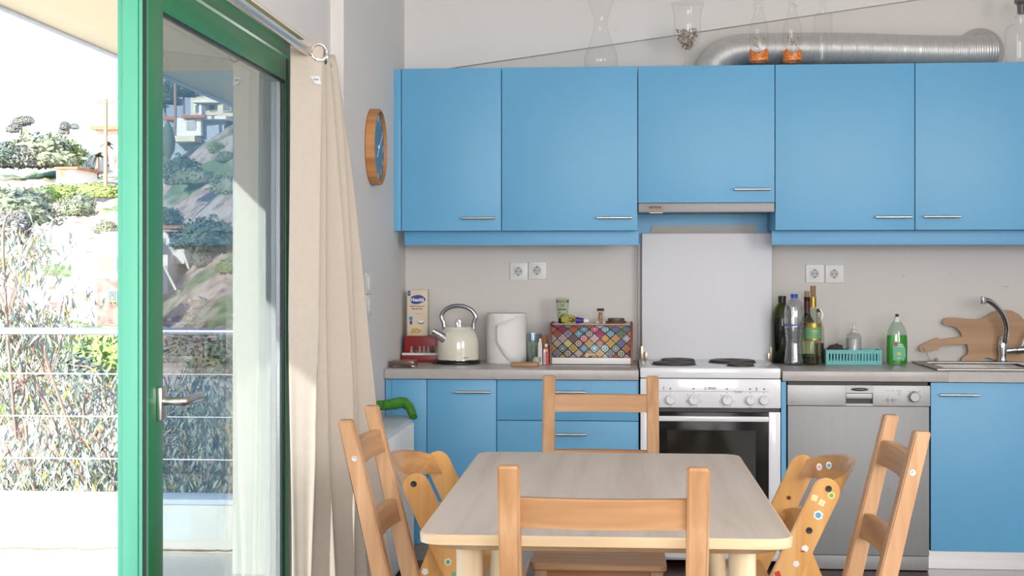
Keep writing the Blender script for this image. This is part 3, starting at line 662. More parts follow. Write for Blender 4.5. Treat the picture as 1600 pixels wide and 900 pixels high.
def sticker(t, px, py, r, mi, mark=None, n=4, rot=.4, y=Yn-D, sq=1):
    p = P(px, py, y+D); bm = NB()
    r *= .85
    vs = [(p.x+r*math.cos(rot+2*PI*i/n), p.z+r*sq*math.sin(rot+2*PI*i/n)) for i in range(n)]
    prism(bm, vs, .0006, Matrix.Translation((0, y-.0007, 0))); o = obj('sticker', bm, STK[mi], t, False)
    if mark is not None:
        vs = [(p.x+r*.62*math.cos(rot+.2+2*PI*i/7), p.z+r*.62*math.sin(rot+.2+2*PI*i/7)) for i in range(7)]
        o2 = obj('sticker_print', prism(NB(), vs, .0006, Matrix.Translation((0, y-.0014, 0))), STK[mark], o, False)
sticker(hr, 1299, 774, .011, 3, 5, 16); sticker(hr, 1272.5, 778, .0125, 0, 3, 4, .5); sticker(hr, 1284, 785.5, .0125, 0, 3, 4, .3)
sticker(hr, 1278.5, 805, .0155, 0, 2, 6, .3); sticker(hr, 1258, 857, .012, 0, None, 5, .2); sticker(hr, 1254, 861.5, .009, 4, None, 4, .3, sq=.4)
sticker(hr, 1244, 881, .011, 0, None, 5, .9); sticker(hr, 1215, 897, .012, 4, None, 4, 1.1)
sticker(hl, 700, 878, .012, 0, 5, 6, .3); sticker(hl, 664, 893, .012, 0, None, 5, .8); sticker(hl, 709, 897, .009, 5, None, 5, .8)
for px, py, mi, mk in ((1280, 729.5, 0, 1), (1295, 727, 0, 2)):
    sticker(hr, px, py, .010, mi, mk, 7, .5, 4.05-D, 1.3)

# ================================================================ ON THE LEFT WORKTOP
zw = zc+.0005
def at_counter(px, y): return Vector((X(px, D+y), y, zw))
# soap/wafer box in the corner
t = thing('flat_box', 'flat brown box in clear wrap at the left end of the worktop', 'box', at_counter(630, -.50))
x0, x1 = X(611, D-.5), X(651, D-.5)
obj('tray', B(x0, x1, -.545, -.43, zw, zw+.010, .003), glass('wrap', (.8, .78, .78), .12, .5, 2), t); obj('contents', B(x0+.004, x1-.006, -.54, -.435, zw+.0105, zw+.028, .004), mat('brown_box', (.14, .06, .04), .35, coat=.6), t)
RED = mat('red_tin', (.26, .012, .012), .35)
Yr = D-.17; z1 = Z(525.5, -.9, Yr); x0, x1 = X(632, Yr), X(690, Yr)
t = thing('biscuit_tin', 'red box printed with a row of dark and white figures under the tall cereal carton', 'tin', ((x0+x1)/2, -.10, zw))
obj('lower_box', B(x0-.012, x1, -.185, -.03, zw, zw+.030, .003), RED, t)
obj('white_band', B(x0-.010, x1, -.187, -.03, zw+.0305, zw+.041, .002), WHITEP, t)
obj('upper_box', B(x0, x1, -.17, -.03, zw+.0415, z1, .003), RED, t)
bm = NB(); GR = mat('print_grey', (.30, .27, .24), .6)
bk = NB()
for i in range(7):
    px = 643+i*6.5; x = X(px, Yr); zc_ = Z(553-(i % 2)*1.0, x, Yr); zt2 = Z(540, x, Yr)
    m = bm if i % 2 == 0 or i == 3 else bk; w2 = .008
    prism(m, [(x-w2, zc_), (x+w2, zc_), (x+w2*.45, zc_+.027), (x-w2*.45, zc_+.027)], .0008, Matrix.Translation((0, -.1712, 0)))
    lathe(m, [(.0045, 0), (.0045, .0008), (0, .0008)], (x, -.1704, zc_+.031), 10, 'y')
    if i in (1, 2, 3): prism(bm, [(x-.008, zc_+.002), (x-.006, zc_+.002), (x+.001, zc_+.016), (x+.008, zc_+.002), (x+.006, zc_+.002), (x, zc_+.012)][:6], .0008, Matrix.Translation((0, -.1718, 0)))
obj('printed_figures', bm, GR, t, False); obj('dark_figures', bk, BLACK, t, False)
# cereal carton
Yc = D-.13; x0, x1 = X(636, Yc), X(668, Yc); z0, z1_ = z1+.0005, Z(453, -.9, Yc)
t = thing('cereal_carton', 'tall cream baby-cereal carton standing on the red tin in the corner', 'carton', ((x0+x1)/2, -.1, z0))
CREAM = mat('cream_card', (.70, .60, .46), .5)
obj('carton', B(x0, x1, -.13, -.07, z0, z1_, .001), CREAM, t)
NAVY = mat('navy_print', (.02, .06, .28), .5); xm = (x0+x1)/2; zz = lambda py: Z(py, xm, Yc)
bm = NB(); pts = [(xm+.036*math.cos(a)*(1+.08*math.cos(3*a)), zz(468)+.021*math.sin(a)*(1+.10*math.sin(2*a))) for a in [2*PI*i/24 for i in range(24)]]
prism(bm, pts, .0006, Matrix.Translation((0, -.1307, 0))); lg = obj('logo_patch', bm, NAVY, t, False)
text('logo_lettering', 'Nestlé', .0235, (xm, -.1309, zz(468.5)), WHITEP, lg, bold=.0008)
obj('age_mark', B(x0+.003, x0+.016, -.1307, -.1301, zz(462), zz(454.5)), NAVY, t); text('age_number', '6', .010, (x0+.0095, -.131, zz(458)), WHITEP, t)
text('title_lettering', 'Μπισκοτόκρεμα', .0095, (xm, -.1304, zz(478.5)), mat('orange_ink', (.6, .13, .02), .5), t, bold=.0003)
text('subtitle_lettering', 'Mini Biscuits', .0095, (xm, -.1304, zz(482.5)), NAVY, t, bold=.0002)
text('small_lettering', '+ βρώμη', .006, (xm, -.1304, zz(490)), mat('orange_ink', (.6, .13, .02)), t)
bx_, bz_ = xm+.017, zz(503)
bw = obj('bowl_print', lathe(NB(), [(.016, 0), (.016, .0005), (0, .0005)], (bx_, -.1301, bz_), 24, 'y'), BLACK, t)
for v in bw.data.vertices: v.co.z = (v.co.z+z0-bz_)*.6+bz_-z0
bw = obj('milk_print', lathe(NB(), [(.0145, 0), (.0145, .0009), (0, .0009)], (bx_, -.1301, bz_+.002), 24, 'y'), WHITEP, t)
for v in bw.data.vertices: v.co.z = (v.co.z+z0-bz_-.002)*.5+bz_+.002-z0
bm = NB(); lathe(bm, [(.009, 0), (.009, .0006), (0, .0006)], (x0+.018, -.1301, zz(497.5)), 14, 'y'); obj('blue_print', bm, mat('blue_print', (.02, .25, .5)), t)
bm = NB(); box(bm, x0+.013, x0+.024, -.1306, -.13, zz(507), zz(501)); obj('navy_print_patch', bm, NAVY, t)
bm = NB()
for i in range(9):
    a = R.uniform(x0+.02, x1-.012); b = zz(R.uniform(514, 521)); r = R.uniform(.006, .010)
    prism(bm, [(a+r*math.cos(q*PI/3+i), b+r*.8*math.sin(q*PI/3+i)) for q in range(6)], .0004+.0001*i, Matrix.Translation((0, -.1305-.0001*i, 0)))
obj('flake_print', bm, mat('flake_gold', (.62, .38, .08)), t, False)
# kettle
kp = at_counter(715, -.26); Yk = D-.26; zk = lambda py: Z(py, kp.x, Yk)
t = thing('kettle', 'cream retro electric kettle with chrome spout and arched handle', 'kettle', kp)
KC = mat('cream_enamel', (.76, .73, .62), .16, coat=.6); rb = (X(748.5, Yk)-X(683, Yk))/2; kx_ = (X(748.5, Yk)+X(683, Yk))/2; kb = Vector((kx_, -.26, 0))
obj('base_plate', lathe(NB(), [(rb*.9, 0), (rb*1.06, .003), (rb*1.06, .009), (rb*.97, .012), (rb*.95, .016), (0, .016)], kb+Vector((0, 0, zw)), 40), BLACK, t)
tube_ = NB(); tube(tube_, [(kx_-rb*.9, -.30, zw+.006), (kx_-rb*1.12, -.31, zw+.006), (kx_-rb*1.18, -.28, zw+.005)], .005, 8); obj('base_tab', tube_, BLACK, t)
bz = zw+.017; tz = zk(511)
body = lathe(NB(), [(0, bz), (rb*.985, bz), (rb, bz+.006), (rb, bz+.05), (rb*.99, bz+.078), (rb*.955, bz+.098), (rb*.88, bz+.118), (rb*.75, bz+.134), (rb*.67, bz+.141), (rb*.645, bz+.148), (rb*.64, tz-.003), (rb*.615, tz), (0, tz)], kb, 48)
obj('body', body, KC, t, ang_=50)
obj('bottom_ring', lathe(NB(), [(rb*.99, bz-.001), (rb*1.005, bz), (rb*1.005, bz+.003), (rb*.9, bz+.0035)], kb, 48), CHROME, t)
ld = obj('lid', lathe(NB(), [(rb*.60, tz+.0005), (rb*.59, tz+.003), (rb*.3, tz+.006), (0, tz+.0065)], kb, 36), CHROME, t)
bm = tube(NB(), [kb+Vector((0, .0, tz+.018))+Vector((math.cos(a)*.006, 0, math.sin(a)*.013)) for a in [2*PI*i/20 for i in range(21)]], .004, 8, False, flat=(2.2, .8)); obj('lid_loop', bm, CHROME, ld)
hp_ = smooth_path([(X(694.5, Yk), -.26, zk(516)), (X(693, Yk), -.26, zk(504)), (X(689.5, Yk), -.26, zk(494)), (X(696, Yk), -.26, zk(484)), (X(709, Yk), -.26, zk(478.5)), (X(724, Yk), -.26, zk(478.8)), (X(737, Yk), -.26, zk(485)), (X(743, Yk), -.26, zk(495)), (X(740, Yk), -.26, zk(504)), (X(739.5, Yk), -.26, zk(514))], 6)
obj('handle', tube(NB(), hp_, .0062, 12, flat=(1.5, 1)), mat('handle_chrome', (.42, .42, .45), .16, 1), t)
s0 = Vector((kx_-.062, -.32, zk(526))); s1 = Vector((kx_-.100, -.345, zk(516.5)))
obj('spout', tube(NB(), [s0+Vector((.014, .009, -.012)), s0, s1, s1+Vector((-.003, -.001, .003))], [.024, .0235, .0125, .011], 20), CHROME, t)
text('lettering', 'TREVI', .0085, (X(731, Yk), -.26-rb*.885, zk(557)), INK, t, (PI/2, 0, .48), depth=.0015)
# paper roll
rp_ = at_counter(791, -.20); Yp = D-.20; rr_ = (X(822, Yp)-X(759, Yp))/2; pc = Vector(((X(823, Yp)+X(759.5, Yp))/2, -.20, 0)); pz = Z(489, pc.x, Yp)
t = thing('paper_towel_roll', 'standing roll of white kitchen paper with its loose sheet hanging', 'paper roll', (pc.x, pc.y, zw))
PAPER = mat('white_paper', (.80, .79, .77), .95, bump=.15, bscale=120)
bm = lathe(NB(), [(.022, zw+.006), (rr_-.002, zw+.0), (rr_, zw+.003), (rr_*.985, pz-.003), (rr_-.004, pz), (.022, pz), (.022, pz-.03)], pc, 40); obj('roll', bm, PAPER, t)
obj('card_core', lathe(NB(), [(.0215, zw+.001), (.0215, pz-.004), (.019, pz-.004), (.019, zw+.001)], pc, 24), mat('card', (.38, .28, .2), .9), t)
bm = NB(); n = 18; rows = []
for i in range(n+1):
    u = i/n; a = -PI*.62+u*PI*.60; r = rr_+.002+.010*(1-u)
    x, y = pc.x+math.cos(a)*r, pc.y+math.sin(a)*r
    zlo = zw+.002+(.055 if u < .25 else .0)*(1-u*4 if u < .25 else 0)+.06*max(0, .45-u)*1.6*(1 if u < .45 else 0)
    rows.append([bm.verts.new((x, y, zlo+(pz-.012-.05*max(0, .55-u)*1.5-zlo)*k/4)) for k in range(5)])
for a, b in zip(rows, rows[1:]):
    for k in range(4): bm.faces.new((a[k], b[k], b[k+1], a[k+1]))
o = obj('loose_sheet', bm, PAPER, t); md = o.modifiers.new('s', 'SOLIDIFY'); md.thickness = .0008
# small board
bp = at_counter(820, -.44); o = obj('wooden_block', B(X(798, D-.44), X(841, D-.44), -.46, -.40, zw, zw+.018, .006), wood('oak', (.34, .17, .07), (.55, .31, .14), 'x', .8)); tag(o, 'small flat wooden block lying on the worktop in front of the kitchen roll', 'block')
# blender cup / jar
Yj = D-.22; jc = Vector((X(834, Yj), -.22, 0)); zj = lambda py: Z(py, jc.x, Yj)
t = thing('plastic_cup', 'clear blue-rimmed plastic cup holding pale sponge cloths beside the kitchen roll', 'cup', (jc.x, jc.y, zw))
obj('cup_wall', lathe(NB(), [(.026, zw), (.028, zw+.004), (.036, zj(521)), (.035, zj(521)), (.027, zw+.005), (0, zw+.004)], jc, 28), glass('blue_plastic', (.84, .91, .96), .08, .5, 3), t)
obj('contents', lathe(NB(), [(.024, zw+.006), (.030, zj(534)), (.026, zj(533)), (0, zj(533.5))], jc, 20), mat('pale_sponge', (.50, .47, .30), .9, bump=.4), t)
Yb = D-.26
jb = Vector((X(838.5, Yb-.05), -.31, 0)); o = obj('onion', lathe(NB(), [(0, 0), (.010, .001), (.017, .012), (.016, .024), (.009, .034), (0, .037)], (jb.x, -.335, zw), 20), mat('green_soap', (.45, .46, .28), .5)); tag(o, 'small pale green ball between the cup and the white tube', 'ball')
def toothtube(pa, pb, pt, label, cm, cap, y=-.30):
    Y = D+y; x0, x1 = X(pa, Y), X(pb, Y); zt__ = Z(pt, x0, Y); xm = (x0+x1)/2; w = (x1-x0)/2
    t = thing('paste_tube', label, 'tube', (xm, y, zw))
    bm = NB(); prism(bm, [(x0, zw), (x1, zw), (x1-.001, zt__-.022), (xm+w*.55, zt__-.014), (xm-w*.55, zt__-.014), (x0+.001, zt__-.022)], w*1.5, Matrix.Translation((0, y-w, 0)), .002)
    b = obj('body', bm, cm, t); obj('cap', lathe(NB(), [(w*.6, zt__-.0135), (w*.6, zt__-.001), (w*.5, zt__), (0, zt__)], (xm, y-w*.25, 0), 16), cap, t); return t, x0, x1, zt__
t, x0, x1, q = toothtube(840.5, 847.5, 529, 'white upright tube with a barcode beside the cup', mat('white_tube', (.62, .62, .62), .35), WHITEP)
bm = NB(); w = (x1-x0)/2; 
for k in range(5): box(bm, x0+w*.5, x1-w*.5, -.30-w-.0006, -.30-w, zw+.012+.0045*k, zw+.0145+.0045*k)
obj('barcode', bm, BLACK, t, False)
t, x0, x1, q = toothtube(849.5, 857.5, 537, 'red and white upright tube next to the bread bin', mat('red_tube', (.52, .03, .02), .3), WHITEP)
w = (x1-x0)/2
obj('white_side', B(x0-.0005, x0+w*.75, -.30-w-.0008, -.30-w+.002, zw+.003, q-.024), WHITEP, t); text('side_lettering', 'PARODONTAX', .0065, (x0+w*.4, -.30-w-.001, zw+.030), NAVY, t, (PI/2, -PI/2, 0), bold=.0003)
obj('round_print', lathe(NB(), [(.0045, 0), (.0045, .0006), (0, .0006)], (x0+w*1.2, -.30-w, q-.03), 14, 'y'), mat('peach', (.8, .5, .3)), t)
Yz = D-.16; o = obj('packet', B(X(846, Yz), X(855, Yz), -.17, -.15, zw, Z(524, -.3, Yz), .003), mat('orange_packet', (.52, .17, .03), .5)); tag(o, 'orange packet standing behind the upright tubes', 'packet')
Yz = D-.13; bm = NB()
bm = tube(NB(), smooth_path([(X(857, Yz), -.13, zw), (X(856, Yz), -.13, zw+.05), (X(853, Yz), -.135, zw+.085), (X(849, Yz), -.14, zw+.087)], 4), [.005]*4+[.008]*5+[.012]*4, 10)
o = obj('green_brush', bm, mat('leaf_green', (.12, .30, .03), .5)); tag(o, 'green-headed brush leaning behind the red and white tube', 'brush')
# bread bin
Yb0 = D-.30; bx0, bx1 = X(859, Yb0), X(989, Yb0); zb0, zb1 = zw, Z(506, -.1, Yb0)
RW = wood('red_wood', (.16, .035, .015), (.28, .07, .03), 'z', 1)
t = thing('bread_bin', 'wooden roll-front bread bin covered in a bright mosaic tile pattern', 'bread bin', ((bx0+bx1)/2, -.16, zw))
side = [(-.30, zb0), (-.03, zb0), (-.03, zb1+.002), (-.23, zb1+.002), (-.262, zb1-.012), (-.285, zb1-.05), (-.30, zb1-.10)]
for x in (bx0, bx1-.009):
    bm = prism(NB(), side, 1)
    for v in bm.verts: v.co = Vector((x+.009*v.co.y, v.co.x, v.co.z))
    obj('side_panel', bm, RW, t, ang_=20)
x0, x1 = bx0+.0095, bx1-.0095
obj('top_board', B(x0, x1, -.235, -.03, zb1-.012, zb1-.003, .001), mat('bin_top', (.55, .5, .46), .4), t)
obj('top_lip', B(x0, x1, -.245, -.236, zb1-.014, zb1-.006, .001), RW, t)
obj('back_panel', B(x0, x1, -.038, -.030, zb0, zb1-.013), RW, t)
obj('base_strip', B(x0, x1, -.296, -.040, zb0+.002, zb0+.030, .001), WHITEP, t)
mo = bpy.data.materials.new('mosaic_print'); mo.use_nodes = True; n = mo.node_tree; b = n.nodes['Principled BSDF']; b.inputs['Roughness'].default_value = .3
def nd(tp, **k):
    q = n.nodes.new(tp)
    for a, v in k.items(): setattr(q, a, v)
    return q
tcn = nd('ShaderNodeTexCoord'); uvs = nd('ShaderNodeSeparateXYZ'); n.links.new(tcn.outputs['UV'], uvs.inputs[0])
def mth(op, a, b_=None, c=None):
    q = nd('ShaderNodeMath', operation=op)
    for i, v in enumerate((a, b_, c)):
        if v is None: continue
        if isinstance(v, (int, float)): q.inputs[i].default_value = v
        else: n.links.new(v, q.inputs[i])
    return q.outputs[0]
u_ = mth('ADD', uvs.outputs[0], uvs.outputs[1]); v_ = mth('SUBTRACT', uvs.outputs[0], uvs.outputs[1])
cb = nd('ShaderNodeCombineXYZ'); n.links.new(mth('FLOOR', u_), cb.inputs[0]); n.links.new(mth('FLOOR', v_), cb.inputs[1])
wn = nd('ShaderNodeTexWhiteNoise', noise_dimensions='2D'); n.links.new(cb.outputs[0], wn.inputs[0])
cr = nd('ShaderNodeValToRGB'); cr.color_ramp.interpolation = 'CONSTANT'
pal = [(.45, .32, .10), (.10, .22, .20), (.62, .60, .55), (.50, .06, .14), (.05, .25, .45), (.55, .18, .04), (.20, .16, .12), (.62, .48, .12), (.25, .35, .12), (.30, .10, .12), (.08, .33, .40), (.42, .38, .40)]
el = cr.color_ramp.elements; el[0].color = (*pal[0], 1); el[0].position = 0; el[1].color = (*pal[1], 1); el[1].position = 1/12
for i in range(2, 12): e_ = el.new(i/12); e_.color = (*pal[i], 1)
n.links.new(wn.outputs['Value'], cr.inputs[0])
fu = mth('ABSOLUTE', mth('SUBTRACT', mth('FRACT', u_), .5)); fv = mth('ABSOLUTE', mth('SUBTRACT', mth('FRACT', v_), .5))
mxx = mth('MAXIMUM', fu, fv); edge = mth('GREATER_THAN', mxx, .435)
wn2 = nd('ShaderNodeTexWhiteNoise', noise_dimensions='3D'); cb2 = nd('ShaderNodeCombineXYZ'); n.links.new(mth('FLOOR', u_), cb2.inputs[0]); n.links.new(mth('FLOOR', v_), cb2.inputs[1]); cb2.inputs[2].default_value = 7.3
n.links.new(cb2.outputs[0], wn2.inputs[0])
rad = mth('SQRT', mth('ADD', mth('MULTIPLY', fu, fu), mth('MULTIPLY', fv, fv)))
ring = mth('MULTIPLY', mth('GREATER_THAN', mth('SINE', mth('MULTIPLY', rad, mth('MULTIPLY_ADD', wn2.outputs['Value'], 26, 16))), .25), mth('LESS_THAN', rad, .40))
pet = mth('GREATER_THAN', mth('SINE', mth('MULTIPLY', mth('SUBTRACT', fu, fv), 34)), .5)
mxa = nd('ShaderNodeMix', data_type='RGBA'); n.links.new(ring, mxa.inputs[0]); n.links.new(cr.outputs[0], mxa.inputs[6]); 
cr2 = nd('ShaderNodeValToRGB'); cr2.color_ramp.interpolation = 'CONSTANT'; e2 = cr2.color_ramp.elements; e2[0].color = (.65, .62, .56, 1); e2[1].color = (.08, .08, .16, 1); e2[1].position = .35; q = e2.new(.6); q.color = (.62, .5, .2, 1); q = e2.new(.8); q.color = (.4, .05, .12, 1)
n.links.new(wn2.outputs['Value'], cr2.inputs[0]); n.links.new(cr2.outputs[0], mxa.inputs[7])
mxb = nd('ShaderNodeMix', data_type='RGBA'); n.links.new(edge, mxb.inputs[0]); n.links.new(mxa.outputs[2], mxb.inputs[6]); mxb.inputs[7].default_value = (.045, .03, .05, 1); n.links.new(mxb.outputs[2], b.inputs['Base Color'])
prof = [(-.2965, zb0+.031), (-.2965, zb1-.10), (-.282, zb1-.05), (-.262, zb1-.020), (-.247, zb1-.012)]
bm = NB(); uv = bm.loops.layers.uv.new('UVMap'); L_ = 0; ls = [0]
pr = [Vector(p) for p in prof]; pr2 = []
for a, c_ in zip(pr, pr[1:]):
    for k in range(6): pr2.append(a.lerp(c_, k/6))
pr2.append(pr[-1]); ls = [0]
for a, c_ in zip(pr2, pr2[1:]): ls.append(ls[-1]+(c_-a).length)
va = [(bm.verts.new((x0, p.x, p.y)), bm.verts.new((x1, p.x, p.y))) for p in pr2]
cw = (x1-x0)/7.4/1.0
for i in range(len(pr2)-1):
    f = bm.faces.new((va[i][0], va[i][1], va[i+1][1], va[i+1][0]))
    for lp_, (xx, ll) in zip(f.loops, ((x0, ls[i]), (x1, ls[i]), (x1, ls[i+1]), (x0, ls[i+1]))): lp_[uv].uv = ((xx-x0)/cw+.5, ll/cw*1.05+.1)
o = obj('roll_front', bm, mo, t); md = o.modifiers.new('s', 'SOLIDIFY'); md.thickness = .003; md.offset = 0
obj('knob', lathe(NB(), [(.008, 0), (.006, .008), (.009, .016), (.0, .018)], ((x0+x1)/2-.02, -.2985, zb0+.042), 16, 'y'), mat('knob_cream', (.62, .53, .34), .5), t)
obj('knob_bar', tube(NB(), [((x0+x1)/2-.02, -.31, zb0+.045), ((x0+x1)/2+.018, -.308, zb0+.044)], .005, 8), mat('knob_cream', (.62, .53, .34)), t)
# on the bread bin
zq = zb1-.0025; Yq = D-.14
x = X(879, Yq); ztb = Z(465, x, Yq); t = thing('cream_tube', 'pale green hand-cream tube standing on the bread bin', 'tube', (x, -.14, zq))
w = .030; bm = NB(); rows = []
for z, ww, dd in ((zq+.022, .022, .016), (zq+.05, .024, .014), (ztb-.03, .028, .006), (ztb-.008, .0295, .002), (ztb, .0295, .0015)):
    rows.append([bm.verts.new((x+ww*math.cos(a), -.14+dd*math.sin(a), z)) for a in [2*PI*i/24 for i in range(24)]])
for a, c_ in zip(rows, rows[1:]):
    for i in range(24): bm.faces.new((a[i], a[(i+1) % 24], c_[(i+1) % 24], c_[i]))
bm.faces.new(rows[-1]); bm.faces.new(rows[0][::-1])
obj('body', bm, mat('sage_tube', (.36, .42, .25), .45), t); obj('cap', lathe(NB(), [(.019, zq), (.0195, zq+.0215), (0, zq+.0215)], (x, -.14, 0), 20), BLACK, t)
DG = mat('dark_green_print', (.02, .035, .018), .5)
bn = obj('name_band', B(x-.0285, x+.0285, -.1475, -.1455, Z(472.5, x, Yq), Z(468.8, x, Yq)), DG, t); text('band_lettering', 'KORRES', .0085, (x, -.148, Z(470.7, x, Yq)), WHITEP, bn, wide=1.3)
bm = NB(); zz2 = lambda py: Z(py, x, Yq)
box(bm, x-.017, x+.017, -.1555, -.15, zz2(484.2), zz2(482.4))
for i in range(10): a, c_ = x+R.uniform(-.014, .014), zz2(R.uniform(488, 497)); prism(bm, [(a-.004, c_), (a, c_+.002), (a+.004, c_+.001), (a, c_-.002)], .004, Matrix.Translation((0, -.158, 0)))
for yy in (475.5, 478): box(bm, x-.010, x+.010, -.1525, -.148, zz2(yy+.7), zz2(yy))
obj('tube_print', bm, DG, t, False)
# flower charm
x = X(890, D-.20); t = thing('flower_ornament', 'yellow-green felt flower ornament in front of the cream tube', 'ornament', (x, -.20, zq))
bm = NB()
for i in range(9):
    a = 2*PI*i/9; p = Vector((x-.004+.026*math.cos(a), -.20, zq+.019+.012*math.sin(a))); lathe(bm, [(0, -.005), (.009, -.003), (.011, 0), (.009, .003), (0, .005)], p, 10, 'y')
obj('petals', bm, mat('olive_felt', (.38, .36, .07), .9, vary=.3, scale=60), t)
obj('heart', lathe(NB(), [(0, -.004), (.009, 0), (.008, .008), (0, .010)], (x+.012, -.20, zq+.015), 14, 'y', sx=1.3), mat('dark_heart', (.06, .03, .025), .6), t)
obj('button', lathe(NB(), [(.004, 0), (.003, .003), (0, .003)], (x+.008, -.212, zq+.017), 10, 'y'), mat('peach', (.8, .5, .3)), t)
x = X(909, D-.2); t = thing('small_tube', 'purple tube with a white cap lying on the bread bin', 'tube', (x, -.2, zq))
obj('body', tube(NB(), [(X(900, D-.2), -.2, zq+.015), (X(912, D-.2), -.2, zq+.014)], [.0155, .010], 16, flat=(1, .95)), mat('violet', (.06, .02, .25), .4), t); obj('cap', tube(NB(), [(X(912.3, D-.2), -.2, zq+.0125), (X(920, D-.2), -.2, zq+.012)], [.011, .0105], 16), WHITEP, t)
Yg = D-.17; x = X(938.5, Yg); t = thing('spice_jar', 'slim glass jar of toothpicks with a dark cork lid on the bread bin', 'jar', (x, -.17, zq)); zj2 = Z(484, x, Yg)
obj('glass_wall', lathe(NB(), [(.0135, 0), (.0145, .003), (.0145, zj2-zq-.008), (.0135, zj2-zq-.006)], (x, -.17, zq), 20), GLASS, t)
bm = NB()
for i in range(14): a = 2*PI*i/14; r_ = .0095 if i % 2 else .006; tube(bm, [(x+r_*math.cos(a), -.17+r_*math.sin(a), zq+.002), (x+r_*.8*math.cos(a+.3), -.17+r_*.8*math.sin(a+.3), zj2-.012)], .0014, 5)
obj('toothpicks', bm, mat('pick_wood', (.50, .26, .13), .7), t); obj('lid', lathe(NB(), [(.0155, zj2-.006), (.016, zj2+.006), (0, zj2+.006)], (x, -.17, 0), 20), mat('dark_cork', (.07, .05, .035), .7), t)
for k, px in enumerate((933.5, 943.5)):
    x = X(px, D-.215); o = obj('glass_bead', lathe(NB(), [(0, 0), (.005, .001), (.0075, .0065), (.005, .012), (0, .013)], (x, -.215, zq), 14), mat('bead', (.6, .6, .58), .15)); tag(o, 'small pale glass bead at the foot of the toothpick jar, %s one' % ('left', 'right')[k], 'bead', 'beads by the toothpick jar')
Yg = D-.16
for k, (a, c_, z0_, h, m, lab) in enumerate(((947, 978, 0, .0045, mat('tin_green', (.10, .14, .05), .5), 'green lid at the bottom of the small stack on the bread bin'), (945.5, 979.5, .005, .005, mat('tin_red', (.30, .03, .02), .4), 'red saucer in the middle of the small stack on the bread bin'), (949, 976, .0105, .013, mat('tin_dark', (.07, .07, .045), .4), 'dark olive tin on top of the small stack on the bread bin'))):
    xa, xb = X(a, Yg), X(c_, Yg); r_ = (xb-xa)/2; o = obj('tin' if k != 1 else 'saucer', lathe(NB(), [(r_*.9, 0), (r_, .001), (r_*(.95 if k == 2 else 1), h-.001), (r_*.9, h), (0, h)], ((xa+xb)/2, -.16, zq+z0_), 32, sy=.8), m); tag(o, lab, 'tin' if k != 1 else 'saucer')

# ================================================================ ON THE RIGHT WORKTOP
def bottle(name, label, cpx, y, wpx, prof, m, extra=None, n=32, grp=None):
    Y = D+y; x = X(cpx, Y); s = dep(x, Y)/F
    t = thing(name, label, 'bottle', (x, y, zw), grp)
    pf = [(r*s, max(0, Z(py, x, Y)-zw)) for r, py in prof]
    obj('glass_body', lathe(NB(), [(0, .002)]+[(r, max(h, .0)) for r, h in pf], (x, y, zw), n), m, t)
    return t, x, Y, s
G1 = glass('olive_glass', (.34, .38, .10), .05, .5, 3)
t, x, Y, s = bottle('oil_bottle', 'large dark green oil bottle with a black cap beside the cooker', 1222, -.13, 0, [(14.5, 567), (16, 564), (16, 500), (15, 490), (11, 480), (7, 474), (5, 472)], G1)
obj('oil', lathe(NB(), [(0, .004), (13.5*s, .005), (15*s, .012), (15*s, Z(497, x, Y)-zw), (0, Z(497, x, Y)-zw)], (x, -.13, zw), 28), mat('dark_oil', (.022, .024, .006), .15), t)
obj('cap', lathe(NB(), [(6*s, Z(472.5, x, Y)-zw), (6.2*s, Z(462.5, x, Y)-zw), (0, Z(462.5, x, Y)-zw)], (x, -.13, zw), 20), BLACK, t)
PET = glass('pet_plastic', (.95, .96, .98), .16, .6, 2.0, .06)
ribs = [(13, 569), (15.5, 566)]
for k in range(9): py = 562-6.2*k; ribs += [(15.8-(.6*k if k < 5 else .6*(8-k)), py), (14.6-(.6*k if k < 5 else .6*(8-k)), py-3)]
t, x, Y, s = bottle('water_bottle', 'clear plastic water bottle with a blue cap', 1241, -.26, 0, ribs+[(15.5, 505), (15.6, 486), (14, 478), (10, 471), (6, 466.5), (5, 465)], PET)
obj('cap', lathe(NB(), [(5.5*s, Z(465.3, x, Y)-zw), (5.7*s, Z(459.5, x, Y)-zw), (0, Z(459.5, x, Y)-zw)], (x, -.26, zw), 20), mat('cap_blue', (.02, .06, .48), .4), t)
obj('water', lathe(NB(), [(0, .005), (12*s, .006), (12.6*s, .05), (11.2*s, .09), (12.8*s, Z(508, x, Y)-zw), (13*s, Z(480, x, Y)-zw), (0, Z(480, x, Y)-zw)], (x, -.26, zw), 28), glass('water', (.95, .97, .96), .12, .5, 2, .05), t)
obj('label_film', lathe(NB(), [(15.9*s, Z(509, x, Y)-zw), (15.9*s, Z(507, x, Y)-zw)], (x, -.26, zw), 32), mat('label_blue', (.08, .10, .40), .4), t)
t, x, Y, s = bottle('wine_bottle', 'dark wine bottle with a cork, behind the water and white wine bottles', 1261, -.12, 0, [(13, 567), (14, 565), (14, 512), (12, 503), (6, 494), (4.6, 488), (4.6, 466), (4.8, 464)], glass('dark_glass', (.10, .04, .04), .06, .5, 3))
obj('wine', lathe(NB(), [(0, .004), (13*s, .01), (13*s, Z(512, x, Y)-zw), (0, Z(505, x, Y)-zw)], (x, -.12, zw), 24), mat('dark_wine', (.015, .01, .008), .2), t)
obj('foil', lathe(NB(), [(4.9*s, Z(500, x, Y)-zw), (4.9*s, Z(471, x, Y)-zw)], (x, -.12, zw), 20), mat('maroon_foil', (.10, .015, .03), .4), t)
obj('paper_label', lathe(NB(), [(14.2*s, Z(552, x, Y)-zw), (14.2*s, Z(508, x, Y)-zw)], (x, -.12, zw), 32), mat('pale_label', (.50, .52, .30), .6), t)
